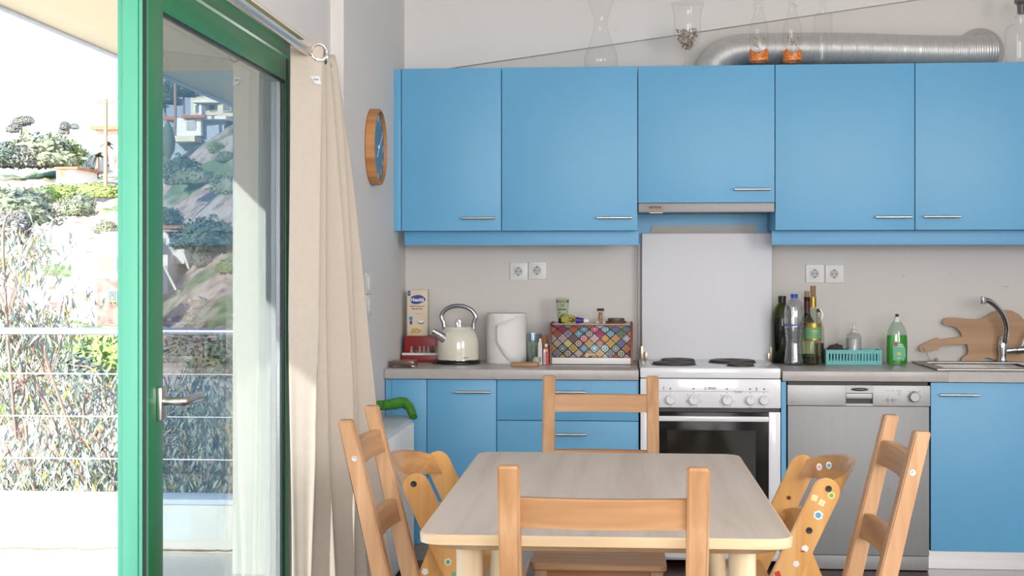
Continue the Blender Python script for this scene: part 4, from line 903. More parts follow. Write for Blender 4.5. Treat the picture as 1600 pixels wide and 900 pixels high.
obj('cork', lathe(NB(), [(4*s, Z(464, x, Y)-zw), (4.1*s, Z(455, x, Y)-zw), (0, Z(455, x, Y)-zw)], (x, -.12, zw), 16), mat('cork', (.42, .28, .17), .8), t)
t, x, Y, s = bottle('white_wine_bottle', 'clear white wine bottle with gold foil, cork and green label', 1270.5, -.25, 0, [(11.5, 568), (12.6, 566), (12.8, 506), (11.5, 497), (6, 487), (4.5, 480), (4.3, 463), (4.8, 461)], glass('pale_glass', (.84, .88, .78), .06, .5, 2.5))
obj('wine', lathe(NB(), [(0, .006), (11.5*s, .008), (11.5*s, Z(556, x, Y)-zw), (0, Z(556, x, Y)-zw)], (x, -.25, zw), 24), glass('white_wine', (.75, .72, .50), .05, .4, 3), t)
GOLD = mat('gold_foil', (.42, .27, .05), .3, .7)
obj('foil', lathe(NB(), [(5*s, Z(479.5, x, Y)-zw), (5*s, Z(464, x, Y)-zw), (4.4*s, Z(463.8, x, Y)-zw)], (x, -.25, zw), 24), GOLD, t)
obj('cork', lathe(NB(), [(4*s, Z(463, x, Y)-zw), (3.6*s, Z(460, x, Y)-zw), (4.2*s, Z(459, x, Y)-zw), (4.2*s, Z(446.5, x, Y)-zw), (0, Z(446.5, x, Y)-zw)], (x, -.25, zw), 18), mat('cork_brown', (.33, .19, .10), .8), t)
lb = obj('green_label', lathe(NB(), [(13*s, Z(529, x, Y)-zw), (13*s, Z(511, x, Y)-zw)], (x, -.25, zw), 36), mat('label_green', (.16, .36, .18), .5), t)
bm = NB(); lathe(bm, [(13.1*s, Z(511, x, Y)-zw), (13.1*s, Z(505, x, Y)-zw)], (x, -.25, zw), 36); lathe(bm, [(13.1*s, Z(531, x, Y)-zw), (13.1*s, Z(528.6, x, Y)-zw)], (x, -.25, zw), 36); obj('gold_bands', bm, GOLD, t)
text('label_mark', '~ K ~', .012, (x, -.25-13.4*s, Z(517, x, Y)), GOLD, lb, bold=.0004)
t, x, Y, s = bottle('swing_top_bottle', 'small clear swing-top bottle with amber liquid behind the white wine', 1279, -.14, 0, [(8, 566.5), (9, 564), (9, 525), (8, 512), (5, 503), (3.6, 496), (3.6, 488)], glass('pale_glass2', (.88, .86, .82), .06, .5, 3))
obj('liquid', lathe(NB(), [(0, .004), (8*s, .005), (8*s, Z(536, x, Y)-zw), (0, Z(536, x, Y)-zw)], (x, -.14, zw), 20), mat('amber', (.10, .045, .015), .2), t)
obj('stopper', lathe(NB(), [(3.2*s, Z(488, x, Y)-zw), (3.4*s, Z(483, x, Y)-zw), (0, Z(482, x, Y)-zw)], (x, -.14, zw), 14), mat('dark_cap', (.05, .05, .05)), t)
obj('wire_bail', tube(NB(), [(x+.012, -.15, Z(500, x, Y)), (x+.018, -.15, Z(490, x, Y)), (x+.004, -.15, Z(483, x, Y))], .0014, 6), HANDLE, t)
# basket
TEAL = mat('turquoise_plastic', (.10, .46, .46), .4); Yb = D-.20; xa, xb = X(1289.5, Yb), X(1376.5, Yb); zb_t = Z(546.5, .9, Yb); y0_, y1_ = -.22, -.10
t = thing('plastic_basket', 'turquoise slotted plastic basket on the right worktop', 'basket', ((xa+xb)/2, -.16, zw))
obj('floor', B(xa+.004, xb-.004, y0_+.003, y1_-.003, zw, zw+.003), TEAL, t)
zs0, zs1 = Z(563, .9, Yb), Z(552, .9, Yb)
bm = NB()
for (ya, yb) in ((y0_, y0_+.003), (y1_-.003, y1_)):
    box(bm, xa, xb, ya, yb, zs1, zb_t); box(bm, xa, xb, ya, yb, zw, zs0); n = 17; p_ = (xb-xa-.012)/n
    for k in range(n): x = xa+.006+p_*k; box(bm, x-(.006 if k == 0 else 0), x+p_*.56, ya, yb, zs0, zs1)
    box(bm, xb-.010, xb, ya, yb, zs0, zs1)
box(bm, xa, xa+.003, y0_+.003, y1_-.003, zw, zb_t); box(bm, xb-.003, xb, y0_+.003, y1_-.003, zw, zb_t)
obj('slotted_wall', bm, TEAL, t, False)
bm = NB(); box(bm, xa-.002, xb+.002, y0_-.003, y0_, zb_t-.003, zb_t+.001); box(bm, xa-.002, xb+.002, y1_, y1_+.003, zb_t-.003, zb_t+.001); obj('rim', bm, TEAL, t)
bm = NB(); bmesh.ops.create_icosphere(bm, subdivisions=4, radius=1)
for v in bm.verts:
    p = v.co.copy(); k = 1+.16*noise.noise(p*3.1)+.09*noise.noise(p*9)+.05*noise.noise(p*19); v.co = Vector((p.x*.042, p.y*.035, max(-.3, p.z)*.048))*k
bmesh.ops.translate(bm, verts=bm.verts, vec=(X(1305.5, D-.16), -.16, zw+.040))
o = obj('scouring_pad', bm, mat('brown_steel_wool', (.085, .06, .055), .6, vary=.5, scale=120, bump=.8, bscale=220), ang_=0); tag(o, 'dark brown scouring wool pad in the turquoise basket', 'scourer')
t, x, Y, s = bottle('soap_pump', 'clear pump bottle of white liquid soap standing in the turquoise basket', 1334, -.16, 0, [(9, 566), (11.5, 563), (12, 528), (10, 523), (5, 521)], glass('clear_plastic', (.84, .84, .84), .05, .5, 3))
t.location.z += .0035
for c_ in t.children: pass
obj('soap', lathe(NB(), [(0, .006), (9.5*s, .007), (10.5*s, Z(530, x, Y)-zw), (0, Z(530, x, Y)-zw)], (x, -.16, zw+.0035), 24), mat('milky_soap', (.66, .66, .68), .3), t)
bm = lathe(NB(), [(5*s, Z(521, x, Y)-zw), (5.2*s, Z(517, x, Y)-zw), (2*s, Z(515, x, Y)-zw), (1.4*s, Z(508, x, Y)-zw), (0, Z(508, x, Y)-zw)], (x, -.16, zw+.004), 18); tube(bm, [(x+.012, -.16, Z(506.5, x, Y)+.004), (x-.022, -.16, Z(507, x, Y)+.004)], [.0045, .0028], 10)
obj('pump', bm, mat('clear_pump', (.62, .62, .60), .2), t)
# dish soap
Yd = D-.20; x = X(1401.5, Yd); s = dep(x, Yd)/F; t = thing('dish_soap_bottle', 'green washing-up liquid bottle beside the sink', 'bottle', (x, -.20, zw)); zf = lambda py: Z(py, x, Yd)-zw
GS = glass('dish_plastic', (.80, .88, .82), .06, .5, 3)
outl = [(14.5, .001), (15.8, .004), (16.3, zf(545)), (16, zf(528)), (14.6, zf(519)), (12.6, zf(512)), (8.5, zf(505)), (5, zf(500))]
obj('bottle_shell', lathe(NB(), [(0, .001)]+[(r*s, h) for r, h in outl], (x, -.2, zw), 32, sy=.6), GS, t)
lq = mat('green_liquid', (.04, .38, .02), .25, coat=.5); obj('green_liquid', lathe(NB(), [(0, .003), (14.6*s, .004), (15.2*s, .008), (15.6*s, zf(545)), (15.3*s, zf(528)), (14.5*s, zf(523.5)), (0, zf(523.5))], (x, -.2, zw), 32, sy=.56), lq, t)
bm = NB(); pts = []
for (u, py) in ((-8, 562), (-8.5, 540), (-6, 532), (6, 536), (11, 544), (11.5, 556), (9, 563)): pts.append((x+u*s, Z(py, x, Yd)))
prism(bm, pts, .0008, Matrix.Translation((0, -.2-16.4*s*.6-.0006, 0))); lb = obj('front_label', bm, mat('mint_label', (.10, .42, .25), .4), t, False)
yl_ = -.2-16.4*s*.6-.0012
obj('red_mark', lathe(NB(), [(3.4*s, 0), (3.4*s, .0006), (0, .0006)], (x-4*s, yl_+.0005, Z(537, x, Yd)), 6, 'y'), mat('red_mark', (.45, .05, .04)), lb)
obj('lemon_print', lathe(NB(), [(3.2*s, 0), (3.2*s, .0006), (0, .0006)], (x+1*s, yl_+.0005, Z(552, x, Yd)), 12, 'y'), mat('lemon_print', (.55, .60, .15)), lb)
bm = NB(); box(bm, x, x+7*s, yl_-.0003, yl_, Z(538.6, x, Yd), Z(537.6, x, Yd)); box(bm, x, x+8*s, yl_-.0003, yl_, Z(541.4, x, Yd), Z(540.6, x, Yd)); box(bm, x-2*s, x+3*s, yl_-.0003, yl_, Z(559.5, x, Yd), Z(558.3, x, Yd)); obj('small_print', bm, WHITEP, lb, False)
obj('neck_cap', lathe(NB(), [(5.2*s, zf(503)), (5*s, zf(499)), (4.4*s, zf(497.5)), (4*s, zf(495)), (0, zf(495))], (x, -.2, zw), 20), WHITEP, t)
obj('spout_tip', lathe(NB(), [(2.2*s, zf(495)), (3*s, zf(492.5)), (2*s, zf(490.5)), (0, zf(490.5))], (x, -.2, zw), 16), mat('dark_green_cap', (.01, .10, .05), .4), t)
# guitar board
Yg = D-.045; out = [(1436, 545), (1437, 541), (1441, 538), (1464, 528), (1466.5, 528), (1467.5, 530.5), (1503, 526), (1501, 519), (1494, 512.5), (1484, 508.5), (1474.5, 507.5), (1472.5, 504), (1474, 499.5), (1480, 496.5), (1492, 496.2), (1510, 498), (1525, 499), (1536, 497.5), (1546, 491), (1556, 486.5), (1568, 484), (1580, 485), (1592, 491), (1600, 500), (1606, 512), (1608, 528), (1604, 545), (1606, 558), (1604, 569), (1590, 570), (1575, 569), (1560, 564), (1545, 559), (1538, 559), (1524, 566), (1505, 568), (1501, 564), (1503, 559), (1511, 554), (1513, 548), (1510.5, 537.5), (1468, 540), (1464.5, 547.5), (1458, 546.5), (1445, 549.5), (1439, 549)]
pts = [(X(p, Yg), Z(q, X(p, Yg), Yg)) for p, q in out]
t = thing('guitar_board', 'electric-guitar shaped wooden cutting board leaning on the wall behind the tap', 'cutting board', (X(1540, Yg), -.05, zc+.003))
bm = prism(NB(), pts, .016, Matrix.Translation((0, -.05, 0)))
zm = min(v.co.z for v in bm.verts)
for v in bm.verts: v.co.z = max(v.co.z, zc+.003)
obj('board', bm, wood('bamboo', (.36, .20, .10), (.50, .31, .17), 'x', .6, rough=.5), t, ang_=30)
q = P(1441, 543, Yg); obj('cord', tube(NB(), smooth_path([q+Vector((0, -.008, 0)), P(1446, 546, Yg-.02), P(1450, 556, Yg-.02), P(1454, 563, Yg-.02), P(1462, 562, Yg-.02)], 5), .0022, 7), mat('cord_cotton', (.55, .46, .38), .9), t)
obj('wooden_bead', lathe(NB(), [(0, -.010), (.007, -.008), (.0105, 0), (.007, .008), (0, .010)], P(1463, 562.5, Yg-.02), 16), mat('bead_wood', (.42, .33, .18), .6), t)

# ================================================================ ON TOP OF THE WALL CUPBOARDS
zq = zt_+.0005
def topglass(name, label, cpx, Y, prof, m=GLASS, cat='vase', n=36, zig=False):
    x = X(cpx, Y); s = dep(x, Y)/F; base_py = HZ-(zq-HC)/s
    t = thing(name, label, cat, (x, Y-D, zq)); obj('glass_body', lathe(NB(), [(max(r*s, 0), max(0, (base_py-py)*s)) for r, py in prof], (x, Y-D, zq), n), m, t, ang_=60); return t, x, s, base_py
Yt1 = D-.25
t, x, s, bp = topglass('glass_carafe', 'clear hourglass glass carafe, leftmost item on top of the cupboards', 939, Yt1, [(0, 111), (18, 111), (24, 106), (26, 96), (25, 86), (19, 70), (12, 50), (9.5, 38), (12, 24), (18, 8), (22, -6), (25, -14)])
t, x, s, bp = topglass('glass_goblet', 'tall stemmed glass vase filled with small seashells on the cupboards', 1074, Yt1, [(0, 111), (17, 111), (16, 109), (5, 106), (4, 90), (4.5, 80), (8, 77), (17, 68), (21.5, 52), (21, 30), (22, 18), (26, 5)])
bm = NB(); SH = mat('shells', (.48, .37, .30), .6, vary=.5, scale=55)
for i in range(190):
    u = R.random(); py = 76-30*u; rm = (6+11*min(1, u*1.7))*s; a = R.uniform(0, 2*PI); r_ = rm*math.sqrt(R.random()); k = R.uniform(.0035, .006)
    Mx = Matrix.Translation((x+r_*math.cos(a), Yt1-D+r_*math.sin(a), zq+(bp-py)*s)) @ Matrix.Rotation(R.uniform(0, 6), 4, Vector((R.random(), R.random(), R.random()+.1)))
    b0 = len(bm.verts); r0 = bmesh.ops.create_icosphere(bm, subdivisions=1, radius=k); bmesh.ops.scale(bm, vec=(1.3, 1, .6), verts=r0['verts']); bmesh.ops.transform(bm, matrix=Mx, verts=r0['verts'])
o = obj('seashells', bm, SH, None, ang_=0); tag(o, 'heap of tiny seashells inside the stemmed glass vase', 'seashells', kind='stuff')
def deco_mat(name, seed):
    m = bpy.data.materials.new(name); m.use_nodes = True; n = m.node_tree; p = n.nodes['Principled BSDF']; p.inputs['Roughness'].default_value = .35; out = n.nodes['Material Output']
    t = n.nodes.new('ShaderNodeTexCoord'); mp = n.nodes.new('ShaderNodeMapping'); mp.inputs['Location'].default_value = (seed, seed, 0); n.links.new(t.outputs['Object'], mp.inputs[0])
    v = n.nodes.new('ShaderNodeTexVoronoi'); v.inputs['Scale'].default_value = 34; n.links.new(mp.outputs[0], v.inputs[0])
    wv = n.nodes.new('ShaderNodeMath'); wv.operation = 'SINE'; ml = n.nodes.new('ShaderNodeMath'); ml.operation = 'MULTIPLY'; ml.inputs[1].default_value = 16; n.links.new(v.outputs['Distance'], ml.inputs[0]); n.links.new(ml.outputs[0], wv.inputs[0])
    r = n.nodes.new('ShaderNodeValToRGB'); r.color_ramp.elements[0].color = (.70, .17, .015, 1); r.color_ramp.elements[1].color = (.85, .42, .16, 1); r.color_ramp.elements[0].position = .45; r.color_ramp.elements[1].position = .75
    n.links.new(wv.outputs[0], r.inputs[0]); n.links.new(r.outputs[0], p.inputs['Base Color']); return m
def swing(label, cpx, seed, side):
    Y = D-.29; t, x, s, bp = topglass('swing_top_bottle', label, cpx, Y, [(0, 105), (13.5, 105), (14.8, 103), (14.8, 48), (13.5, 40), (9, 26), (6, 14), (5, 4), (5.5, -6)], cat='bottle')
    t['group'] = 'swing-top bottles on the cupboards'
    zz = lambda py: zq+(bp-py)*s; y = Y-D
    bm = NB(); n = 40; rows = []
    for j in range(5):
        rows.append([bm.verts.new((x+15.0*s*math.cos(2*PI*i/n), y+15.0*s*math.sin(2*PI*i/n), zz(96)+(zz(82+5*noise.noise(Vector((i*.45, seed, 0)))-4*math.sin(i*.5+seed))-zz(96))*j/4)) for i in range(n)])
    for a, b in zip(rows, rows[1:]):
        for i in range(n): bm.faces.new((a[i], a[(i+1) % n], b[(i+1) % n], b[i]))
    obj('orange_flowers', bm, deco_mat('orange_flower_print', seed), t)
    for nm, m, lst in (('red_motif', mat('red_motif', (.5, .05, .05)), [(-.5, 61, .005), (-.25, 63, .004), (.42, 62, .005), (.5, 66, .003)]), ('bird_motif', mat('purple_motif', (.20, .14, .35)), [(-.45, 72, .007), (-.2, 75, .006)] if side else [(-.1, 69, .009), (.25, 72, .005)]), ('leaf_motif', mat('lime_motif', (.50, .52, .22)), [(-.6, 66, .006), (.1, 67, .007), (.55, 70, .006)])):
        bm = NB()
        for (u, py, r_) in lst:
            a = -PI/2+u*1.1; c_ = Vector((x+15.1*s*math.cos(a), y+15.1*s*math.sin(a), zz(py))); tg = Vector((-math.sin(a), math.cos(a), 0))
            for k in range(3):
                cc = c_+tg*r_*.7*math.cos(k*2.1+seed)+Vector((0, 0, r_*.7*math.sin(k*2.1+seed)))
                vs = [bm.verts.new(cc+(tg*math.cos(q*PI/3)*1.2+Vector((0, 0, math.sin(q*PI/3)))*.7)*r_*.5) for q in range(6)]; bm.faces.new(vs)
        o = obj(nm, bm, m, t, 'raw'); md = o.modifiers.new('s', 'SOLIDIFY'); md.thickness = .0004
    pts = [(-7, 12), (-9.5, 10), (-7, -8)] ; bm = NB()
    if side: tube(bm, [(x-6*s, y-.012, zz(-8)), (x-9.5*s, y-.012, zz(10)), (x-8*s, y-.013, zz(13)), (x+8*s, y-.013, zz(13)), (x+9.5*s, y-.012, zz(10)), (x+6*s, y-.012, zz(-8))], .0014, 6)
    else: tube(bm, [(x-5*s, y-.01, zz(-8)), (x-4*s, y-.016, zz(2)), (x-7*s, y-.016, zz(7)), (x-2*s, y-.017, zz(11)), (x+8*s, y-.016, zz(11)), (x+2*s, y-.016, zz(8)), (x-2*s, y-.016, zz(4))], .0017, 6)
    obj('wire_bail', bm, HANDLE, t)
swing('swing-top bottle with orange flower print, left one of the pair on the cupboards', 1185.5, 3.1, True)
swing('swing-top bottle with orange flower print, right one of the pair on the cupboards', 1238, 8.7, False)
topglass('square_glass_bottle', 'plain clear square-shouldered glass bottle standing before the silver duct', 1286, D-.29, [(0, 105), (13, 105), (14, 103), (14, 24), (12.5, 22), (6, 20), (5.2, 16), (5, -10)], cat='bottle')
t, x, s, bp = topglass('glass_decanter', 'square glass decanter with a round stopper at the far right on the cupboards', 1596, D-.29, [(0, 103), (24, 103), (25, 100), (25, 48), (22, 41), (9, 36), (8, 25), (9.5, 24), (9.5, 28), (8, 28), (7.5, 20)], cat='decanter')
obj('stopper', lathe(NB(), [(6*s, (bp-22)*s), (7*s, (bp-8)*s), (11*s, (bp-4)*s), (11*s, (bp+6)*s), (0, (bp+8)*s)], (x, -.29, zq), 24), glass('smoke_glass', (.35, .34, .33), .1, .5, 2), t)
# duct
ALU = mat('foil_duct', (.62, .61, .59), .42, .55, vary=.05, scale=30); t = thing('ventilation_duct', 'corrugated silver ventilation duct lying on top of the cupboards', 'duct', (.9, -.11, zq))
rd = .070; yd_ = -.105; Yd = D+yd_
ctr = lambda px, py: (X(px, Yd), yd_, Z(py, X(px, Yd), Yd))
path = smooth_path([(X(1112, Yd), yd_, zq+.002), (X(1113, Yd), yd_, zq+.03), ctr(1128, 88), ctr(1160, 78), ctr(1230, 76), ctr(1330, 76), ctr(1400, 78), ctr(1480, 80), ctr(1530, 79.5), (ctr(1552, 78)[0], yd_+.01, ctr(1552, 78)[2])], 24)
# resample evenly with ridges
pl = [Vector(p) for p in path]; acc = [0]
for a, b in zip(pl, pl[1:]): acc.append(acc[-1]+(b-a).length)
Lt = acc[-1]; N_ = int(Lt/.0024); pts = []; k = 0
for i in range(N_+1):
    d_ = Lt*i/N_
    while k < len(acc)-2 and acc[k+1] < d_: k += 1
    u = (d_-acc[k])/max(1e-9, acc[k+1]-acc[k]); pts.append(pl[k].lerp(pl[k+1], u))
rs = [rd*(1+.018*math.cos(2*PI*i*.0024/.0098)+.012*math.sin(i*.012)+(.02 if i % 29 < 2 else 0)) for i in range(N_+1)]
pts = [Vector((p.x, p.y, max(p.z, zq+rd*1.06) if p.x > X(1165, Yd) else p.z)) for p in pts]
obj('corrugated_hose', tube(NB(), pts, rs, 36), ALU, t, ang_=0)
xe = ctr(1540, 80)[0]; ze = Z(80, xe, D-.03)
bm = NB(); pr_ = []
for i in range(26): pr_.append((.074*(1+.02*(i % 2)), -.06+.055*i/25))
lathe(bm, [(r_, -h) for r_, h in pr_], (xe, -.0, ze), 36, 'y'); obj('wall_elbow', bm, ALU, t, ang_=0)
bm = NB()
for i in range(64):
    a = 2*PI*i/64; a2 = 2*PI*(i+.55)/64; r0, r1 = .02, .110
    vs = [bm.verts.new((xe+r_*math.cos(q), -.010-(.006 if r_ < .05 else 0), ze+r_*math.sin(q))) for r_, q in ((r0, a), (r1, a), (r1, a2), (r0, a2))]; bm.faces.new(vs)
lathe(bm, [(.108, .0005), (.108, .006), (.10, .008), (0, .008)], (xe, 0, ze), 48, 'y')
obj('wall_flange', bm, mat('flange', (.42, .39, .36), .5, .4), t, 'raw')

# ================================================================ OUTDOORS: balcony
SUNW = mat('balcony_render', (.74, .72, .66), .9, vary=.08, scale=2.5, bump=.2, bscale=20)
yk0 = 6.8-D; zkt = Z(783, -1.8, 6.8); zbf = Z(866, -1.6, 6.8)
bm = B(-9, xd-.2, yr, yk0+.2, zbf-.3, zbf); struct(obj('balcony_floor', bm, SUNW))
xk0 = -9; xpier = X(398.5, 6.75)
o = obj('balcony_kerb', B(xk0, xpier-.001, yk0, yk0+.18, zbf, zkt-.02, .003), SUNW); tag(o, 'low rendered kerb along the end of the balcony', 'kerb')
o = obj('kerb_capping', B(xk0, xpier-.001, yk0-.015, yk0+.195, zkt-.019, zkt+.006, .003), mat('grey_blue_cap', (.62, .68, .74), .8)); tag(o, 'pale capping strip on top of the balcony kerb', 'capping')
bm = NB(); pts = []
x = -4.2
while x < xpier: pts.append(Vector((x, yk0-.003, zbf+.012+.012*noise.noise(Vector((x*5, 0, 3)))+.006*noise.noise(Vector((x*23, 1, 3)))))); x += .025
tube(bm, pts, [.004+.004*abs(noise.noise(Vector((i*.3, 5, 1)))) for i in range(len(pts))], 5)
o = obj('render_crack', bm, mat('crack_dark', (.20, .15, .11), 1), None); o['label'] = 'long crack where the kerb meets the balcony floor'; o['category'] = 'crack'
t = thing('balcony_railing', 'steel balcony railing with a round handrail and three thin wires', 'railing', (-3, yk0+.08, zkt+.006))
RAIL = mat('rail_steel', (.70, .70, .72), .25, .9); yw = yk0+.08; zhr = Z(518.5, -1.8, 6.88)
obj('handrail', tube(NB(), [(xk0, yw, zhr), (xpier, yw, zhr)], .0185, 16), RAIL, t)
for py in (585.5, 652.5, 719): z = Z(py, -1.9, 6.88); obj('wire', tube(NB(), [(xk0, yw, z), (xpier, yw, z)], .004, 8), RAIL, t)
for x in (-5.4, -7.4): obj('post', tube(NB(), [(x, yw, zkt+.006), (x, yw, zhr)], .018, 12), RAIL, t)
struct(obj('wall_outer', B(xpier, xd-.201, 6.35-D, yk0+.5, zbf, 2.2), mat('outer_render', (.66, .68, .60), .9, vary=.05, scale=3)))
struct(obj('sun_block_wall', B(-2.34, xd-.201, .3-D, .5-D, zbf, 2.25), SUNW))  # unseen wall, added to keep direct sun off the left chairs
# awning
xe_, ze_ = -2.35, HC+.4265*2.35+.0; xi_, zi_ = -1.26, 2.62
t = thing('awning', 'cream fabric awning stretched out over the balcony', 'awning', ((xe_+xi_)/2, -2, ze_))
AW = mat('awning_fabric', (.66, .56, .38), .9, vary=.04, scale=3)
bm = NB(); n = 40; rows = []; ya_, yb_ = -6.6, 8.6-D
for i in range(n+1):
    y = ya_+(yb_-ya_)*i/n; rows.append([bm.verts.new((xe_+(xi_-xe_)*u, y, ze_+(zi_-ze_)*u-.03*math.sin(PI*u)+.006*math.sin(y*9)*u)) for u in [k/8 for k in range(9)]])
for a, b in zip(rows, rows[1:]):
    for k in range(8): bm.faces.new((a[k], b[k], b[k+1], a[k+1]))
o = obj('fabric', bm, AW, t, ang_=0); md = o.modifiers.new('s', 'SOLIDIFY'); md.thickness = .002
obj('front_bar', tube(NB(), [(xe_, ya_, ze_-.004), (xe_, yb_, ze_-.004)], .012, 10), mat('bar_grey', (.45, .45, .48), .5), t)
obj('cord', tube(NB(), smooth_path([(xi_-.35, .15-1.9, 2.44), (xi_-.42, .1-1.9, 2.36), (xi_-.62, .02-1.9, 2.34), (xi_-.85, -.05-1.9, 2.25)], 6), .006, 7), mat('cord_grey', (.35, .33, .30), .8), t)

# ================================================================ HILLSIDE
def lerp_tab(tab, v):
    if v <= tab[0][0]: return tab[0][1]
    for (a, x), (b, y) in zip(tab, tab[1:]):
        if v <= b: u = (v-a)/(b-a); u = u*u*(3-2*u); return x+(y-x)*u
    return tab[-1][1]
T0 = [(9, -3.2), (25, -5.5), (42, -5.8), (58, -3.6), (70, -1.4), (80, 2.2), (90, 4.6), (100, 7.4), (112, 9.2), (125, 7.5), (180, 2)]
T1 = [(9, -3.2), (25, -4.8), (42, -4.2), (52, -2.6), (62, .2), (72, 2.6), (82, 6.6), (92, 9.2), (102, 11.9), (118, 13.6), (135, 13), (180, 8)]
def hh(x, Y):
    px = 800+F*math.tan(math.atan2(x, Y)+TH); r = max(0, min(1.15, (px-180)/210)); r = r*r*(3-2*r) if r < 1 else r
    b = lerp_tab(T0, Y)*(1-r)+lerp_tab(T1, Y)*r; k = min(1, max(.15, (Y-8)/50))
    n = noise.noise(Vector((x*.09, Y*.09, 0)))*1.3+noise.noise(Vector((x*.3, Y*.3, 4)))*.6+abs(noise.noise(Vector((x*.8, Y*.8, 9))))*.5+noise.noise(Vector((x*2.1, Y*2.1, 2)))*.16
    return b+k*n*.85
bm = NB(); NXg, NYg = 190, 190; g_ = []
for j in range(NYg+1):
    Y = 8.2*(180/8.2)**(j/NYg); a0, a1 = -.85*Y-6, -.10*Y+1
    g_.append([bm.verts.new((a0+(a1-a0)*i/NXg, Y-D, hh(a0+(a1-a0)*i/NXg, Y))) for i in range(NXg+1)])
for j in range(NYg):
    for i in range(NXg): bm.faces.new((g_[j][i], g_[j][i+1], g_[j+1][i+1], g_[j+1][i]))
m = bpy.data.materials.new('hillside'); m.use_nodes = True; n = m.node_tree; b = n.nodes['Principled BSDF']; b.inputs['Roughness'].default_value = 1; b.inputs['Specular IOR Level'].default_value = .1
tcn = n.nodes.new('ShaderNodeTexCoord'); 
def nz(sc_, det=5):
    q = n.nodes.new('ShaderNodeTexNoise'); q.inputs['Scale'].default_value = sc_; q.inputs['Detail'].default_value = det; n.links.new(tcn.outputs['Object'], q.inputs[0]); return q.outputs[0]
def rampn(src, stops):
    q = n.nodes.new('ShaderNodeValToRGB'); e = q.color_ramp.elements; e[0].position, e[0].color = stops[0][0], (*stops[0][1], 1); e[1].position, e[1].color = stops[-1][0], (*stops[-1][1], 1)
    for p_, c_ in stops[1:-1]: z_ = e.new(p_); z_.color = (*c_, 1)
    n.links.new(src, q.inputs[0]); return q.outputs[0]
rock = rampn(nz(1.1, 9), [(.32, (.28, .19, .15)), (.45, (.44, .33, .27)), (.56, (.56, .47, .40)), (.68, (.46, .29, .21))])
grass = rampn(nz(2.2, 7), [(.35, (.10, .15, .08)), (.65, (.24, .30, .13))])
mk = rampn(nz(.16, 8), [(.50, (0, 0, 0)), (.57, (1, 1, 1))]); mx = n.nodes.new('ShaderNodeMix'); mx.data_type = 'RGBA'
n.links.new(mk, mx.inputs[0]); n.links.new(rock, mx.inputs[6]); n.links.new(grass, mx.inputs[7]); n.links.new(mx.outputs[2], b.inputs['Base Color'])
struct(obj('hillside_ground', bm, m, ang_=0))
# vegetation: rounded shrubs
LEAFS = [mat('shrub_dark', (.14, .18, .125), .8, vary=.35, scale=1.5), mat('shrub_olive', (.24, .27, .17), .8, vary=.3, scale=1.5), mat('shrub_grey', (.26, .26, .22), .9, vary=.3, scale=1.5), mat('shrub_lime', (.27, .36, .10), .8, vary=.3, scale=1.5)]
def leafball(r, nl, ls, mi, seed, squash=.8):
    rr = random.Random(seed); V = []; Fc = []
    for i in range(nl):
        d = Vector((rr.gauss(0, 1), rr.gauss(0, 1), rr.gauss(0, 1))).normalized(); k = r*(.72+.3*rr.random())*(1+.28*noise.noise(d*1.9+Vector((seed, 0, 0)))); c_ = Vector((d.x*k, d.y*k, max(d.z, -.35)*k*squash+r*.3))
        a = Vector((rr.gauss(0, 1), rr.gauss(0, 1), rr.gauss(0, 1))).normalized(); b_ = a.cross(d+Vector((.01, .02, .03))).normalized(); s = ls*(.6+.8*rr.random()); q = len(V)
        V += [c_-a*s, c_+b_*s*.45, c_+a*s, c_-b_*s*.45]; Fc.append((q, q+1, q+2, q+3))
    me = bpy.data.meshes.new('foliage'); me.from_pydata([tuple(v) for v in V], [], Fc); me.materials.append(LEAFS[mi]); return me
def core(r, mi, seed, squash=.8):
    bm = NB(); bmesh.ops.create_icosphere(bm, subdivisions=3, radius=1)
    for v in bm.verts: d = v.co.copy(); k = r*.78*(1+.28*noise.noise(d*1.9+Vector((seed, 0, 0)))); v.co = Vector((d.x*k, d.y*k, max(d.z, -.35)*k*squash+r*.3))
    me = bpy.data.meshes.new('shrub_mass'); bm.to_mesh(me); bm.free(); me.materials.append(LEAFS[mi]); me.shade_smooth(); return me
PRO = [(leafball(1, 1100, .10, i % 4, 11+i), core(1, i % 4, 11+i)) for i in range(8)]
taken = []
def free(px, Y, r):
    x = X(px, Y)
    if any((x-a)**2+(Y-b)**2 < (1.6*(r+c))**2 for a, b, c in taken): return False
    taken.append((x, Y, r)); return True
def bush(px, py, Y, r, k, label, wide=1.0, name='shrub'):
    x = X(px, Y); z = hh(x, Y) if py is None else Z(py, x, Y)
    t = thing(name, label, 'shrub', (x, Y-D, z-.15*r), 'shrubs on the hillside'); a, b_ = PRO[k % 8]
    for nm, me in (('foliage', a), ('shrub_mass', b_)): o = bpy.data.objects.new(nm, me); C.objects.link(o); o.parent = t; o['kind'] = 'stuff'
    t.scale = (r*wide, r, r); t.rotation_euler = (0, 0, (px*1.7) % 6); return t
